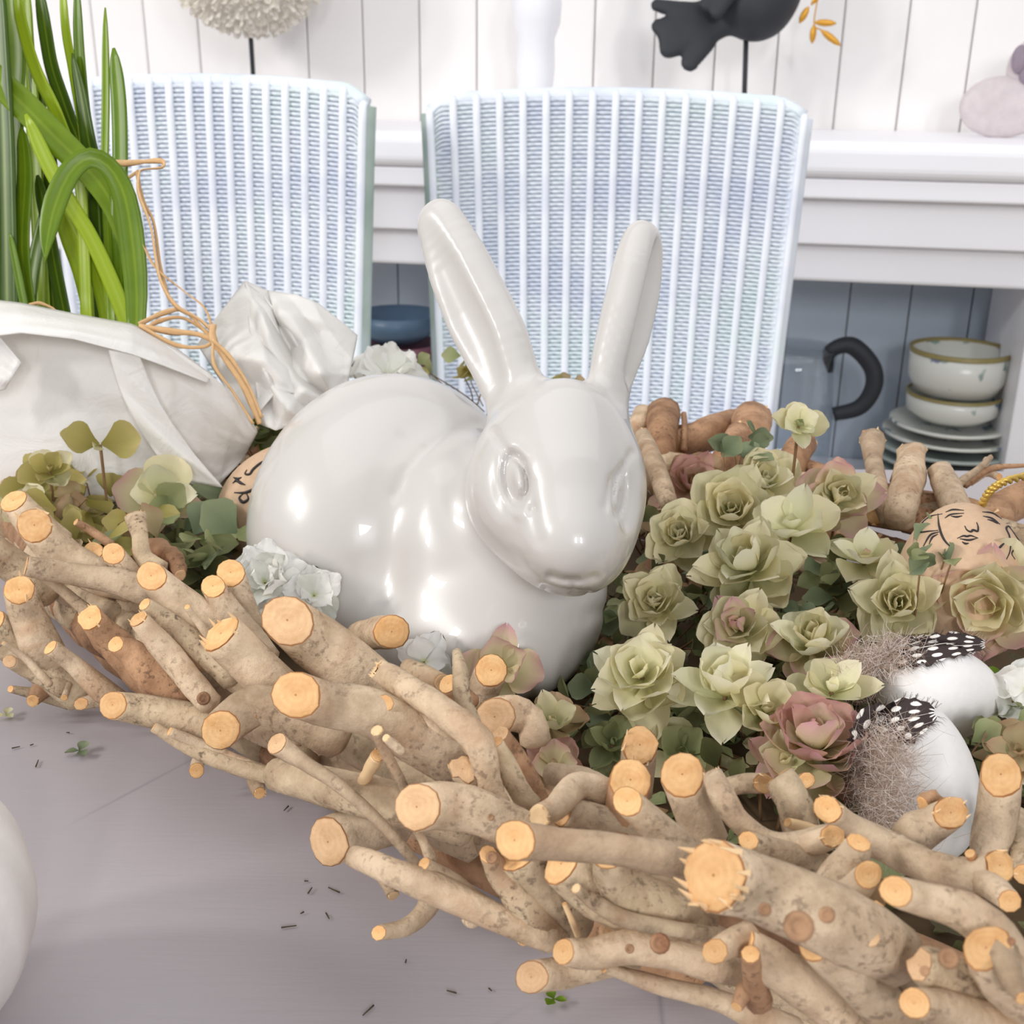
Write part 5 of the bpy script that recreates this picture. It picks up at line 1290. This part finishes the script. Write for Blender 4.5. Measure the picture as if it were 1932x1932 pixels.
_v, _F = nets(bird_sdf(), (lo[0] - .005, lo[1] - .005, depth(bc) - .12), (hi[0] + .005, hi[1] + .005, depth(bc) + .11), .005)
put('body', cw(_v).tolist(), _F.tolist(), M['black'], br)
s_, _ = wallhit(1408, 170, tb_)
put('rod', *tube([W(s_, tb_, zt + .012), WD(1408, 60, tb_)], [.0045, .0045], 8, 2), M['black'], br)
put('foot', *lathe([(.05, 0), (.05, .008), (.01, .014)], W(s_, tb_, zt), 24), M['black'], br)
gs = thing('gold_leaf_sprig', 'gold metal leaf sprig hanging beside the black bird', 'ornament', WD(1540, 45, .2))
for (x0, y0, x1, y1, w) in ((1508, 44, 1526, 12, 13), (1536, 42, 1578, 44, 13), (1536, 46, 1532, 82, 13), (1548, 56, 1586, 86, 13), (1560, -30, 1530, 10, 12)):
    a, b = WD(x0, y0, .2), WD(x1, y1, .2); m_ = (a + b) / 2
    put('leaf', *tube([a, a.lerp(b, .25), m_, a.lerp(b, .78), b], [.001, w * .42 * kb, w * .5 * kb, w * .4 * kb, .001], 8, 12, flat=.4), M['goldleaf'], gs)
put('stem', *tube([WD(1556, -140, .2), WD(1545, -20, .2), WD(1536, 44, .2), WD(1548, 56, .2)], [.0012] * 4, 6, 12), M['goldleaf'], gs)
# pale mauve rabbit shaped ornament at the right edge
c = WD(1890, 198, .16); k = depth(c) / FPX; R3 = (CAM - c).normalized().to_track_quat('Z', 'Y').to_matrix()
mr = thing('mauve_ornament', 'pale mauve rounded ornament with a dark striped upper piece at the right edge', 'ornament', (c.x, c.y, zt))
def disc(name, px, py, rx, ry, mat, dz=0, th=.25):
    cc = WD(px, py, .16 + dz); kk = depth(cc) / FPX; vs, fs = [], []
    n1, n2 = 14, 40
    for i in range(n1 + 1):
        t = math.pi * i / n1
        for j in range(n2):
            a = 6.2832 * j / n2; vs.append(cc + R3 @ Vector((rx * kk * math.sin(t) ** .6 * math.cos(a), ry * kk * math.sin(t) ** .6 * math.sin(a), -ry * kk * th * math.cos(t))))
    for i in range(n1):
        for j in range(n2): fs.append((i * n2 + j, i * n2 + (j + 1) % n2, (i + 1) * n2 + (j + 1) % n2, (i + 1) * n2 + j))
    return put(name, vs, fs, M[mat], mr)
disc('body', 1892, 202, 78, 56, 'mauve'); disc('head', 1965, 130, 62, 60, 'mauve', .004)
for i in range(3): disc('stripe', 1924 + i * 14, 112 + i * 22, 15, 26 - i * 2, 'mauve2', .012, .4)
# glass jug with black handle
tj = .2; jc = WD(1478, 880, tj); jc.z = zsh; kj = depth(jc) / FPX
jg = thing('glass_jug', 'clear glass jug with a thick black curved handle on the sideboard shelf', 'jug', jc)
jt = WD(1478, 655, tj).z - zsh
put('vessel', *lathe([(70 * kj, .001), (80 * kj, .01), (80 * kj, jt * .5), (72 * kj, jt * .85), (76 * kj, jt)], jc, 36), M['glass'], jg)
put('rim', *lathe([(75 * kj, jt - .002), (78 * kj, jt), (78 * kj, jt + .003), (75 * kj, jt + .003)], jc, 36), M['glass'], jg)
put('handle', *tube([WD(1566, 700, tj - .02), WD(1566, 664, tj), WD(1606, 652, tj), WD(1644, 690, tj), WD(1648, 730, tj), WD(1622, 768, tj), WD(1572, 782, tj)], [6 * kj, 13 * kj, 16 * kj, 16 * kj, 16 * kj, 15 * kj, 13 * kj], 12, 40), M['black'], jg, label='thick black curved handle')
# crockery
ts = .2
def stackc(px): s, _ = wallhit(px, 800, ts); return s
sp_ = stackc(1792); P0 = W(sp_, ts, zsh); kp = depth(P0) / FPX
def zy(py): return WD(1792, py, ts).z - zsh
zs = zy(790); npl = 7; 
for i in range(npl):
    z0 = zs * i / npl; R_ = (136 - 2 * i) * kp if i < 5 else (118 - 10 * (i - 5)) * kp; h = zs / npl * .92
    vs, fs = lathe([(R_ * .55, z0), (R_ * .6, z0), (R_, z0 + h * .75), (R_, z0 + h), (R_ * .97, z0 + h), (R_ * .6, z0 + h * .35), (.0005, z0 + h * .3)], P0, 44)
    o = put('plate', vs, fs, M['plate' if i < 5 else 'porc'], None, group='plates stacked in the sideboard',
            label=['bottom grey green plate of the stack in the sideboard', 'second grey green plate from the stack bottom', 'middle plate of the grey green stack under the cups', 'fourth grey green plate from the stack bottom', 'topmost large grey green plate under the patterned saucers', 'lower patterned saucer under the teacups', 'upper patterned saucer directly under the teacups'][i], cat='plate')
def cup(z0, z1, Rt_, Rb, lab, cols):
    root = thing('teacup', lab, 'cup', P0 + Vector((0, 0, z0)), 'teacups stacked on the saucers'); h = z1 - z0
    vs, fs = lathe([(Rb * .6, z0), (Rb * .95, z0 + h * .03), (Rt_ * .97, z0 + h * .35), (Rt_, z0 + h), (Rt_ * .97, z0 + h), (Rt_ * .9, z0 + h * .4), (.0005, z0 + h * .2)], P0, 40)
    put('bowl', vs, fs, M['porc'], root)
    _v, _f = lathe([(Rt_ * 1.005, z1 - h * .10), (Rt_ * 1.012, z1), (Rt_ * .965, z1 + .0005), (Rt_ * .96, z1 - h * .1)], P0, 40)
    put('rim_band', _v, _f[:-2], M['rimgold'], root, label='olive gold rim band')
    a0 = -2.4
    hd = Vector((math.cos(.25), math.sin(.25), 0)); R0 = Rt_ * .95
    put('handle', *tube([P0 + hd * R0 + Vector((0, 0, z0 + h * .8)), P0 + hd * (R0 + .018) + Vector((0, 0, z0 + h * .75)), P0 + hd * (R0 + .016) + Vector((0, 0, z0 + h * .4)), P0 + hd * (R0 - .002) + Vector((0, 0, z0 + h * .3))], [.003] * 4, 8, 16), M['porc'], root)
z1_, z2_ = zy(786), zy(738)
cup(zs + .0005, z2_, 84 * kp, 60 * kp, 'lower patterned teacup of the pair nested on the saucers', 0)
cup(z2_ + .0005, zy(655), 88 * kp, 76 * kp, 'upper patterned teacup with gold rim on top of the stack', 0)
# bowls seen between the chairs
for (px, y0, y1, r, m_, lab) in ((752, 590, 645, 74, 'bowlblue', 'blue stacked bowl in the sideboard between the two chairs'), (760, 645, 700, 66, 'bowlred', 'dark red bowl under the blue bowl between the chairs')):
    s, _ = wallhit(px, 700, .2); b = W(s, .2, 0); kk = depth(b) / FPX; za, zb_ = WD(px, y1, .2).z, WD(px, y0, .2).z
    put('bowl', *lathe([(r * .5 * kk, za + .0005), (r * .9 * kk, za + (zb_ - za) * .4), (r * kk, zb_), (r * .94 * kk, zb_), (r * .5 * kk, za + (zb_ - za) * .3)], b, 36), M[m_], None, label=lab, cat='bowl', group='bowls in the sideboard')
s, _ = wallhit(756, 800, .2)
put('serving_dish', *lathe([(.08, zsh + .0005), (.10, zsh + .02), (.10, WD(760, 702, .2).z - .001), (.07, WD(760, 702, .2).z - .0005)], W(s, .2, 0), 32), M['porc'], None, label='patterned dish at the bottom of the bowl stack between the chairs', cat='dish')
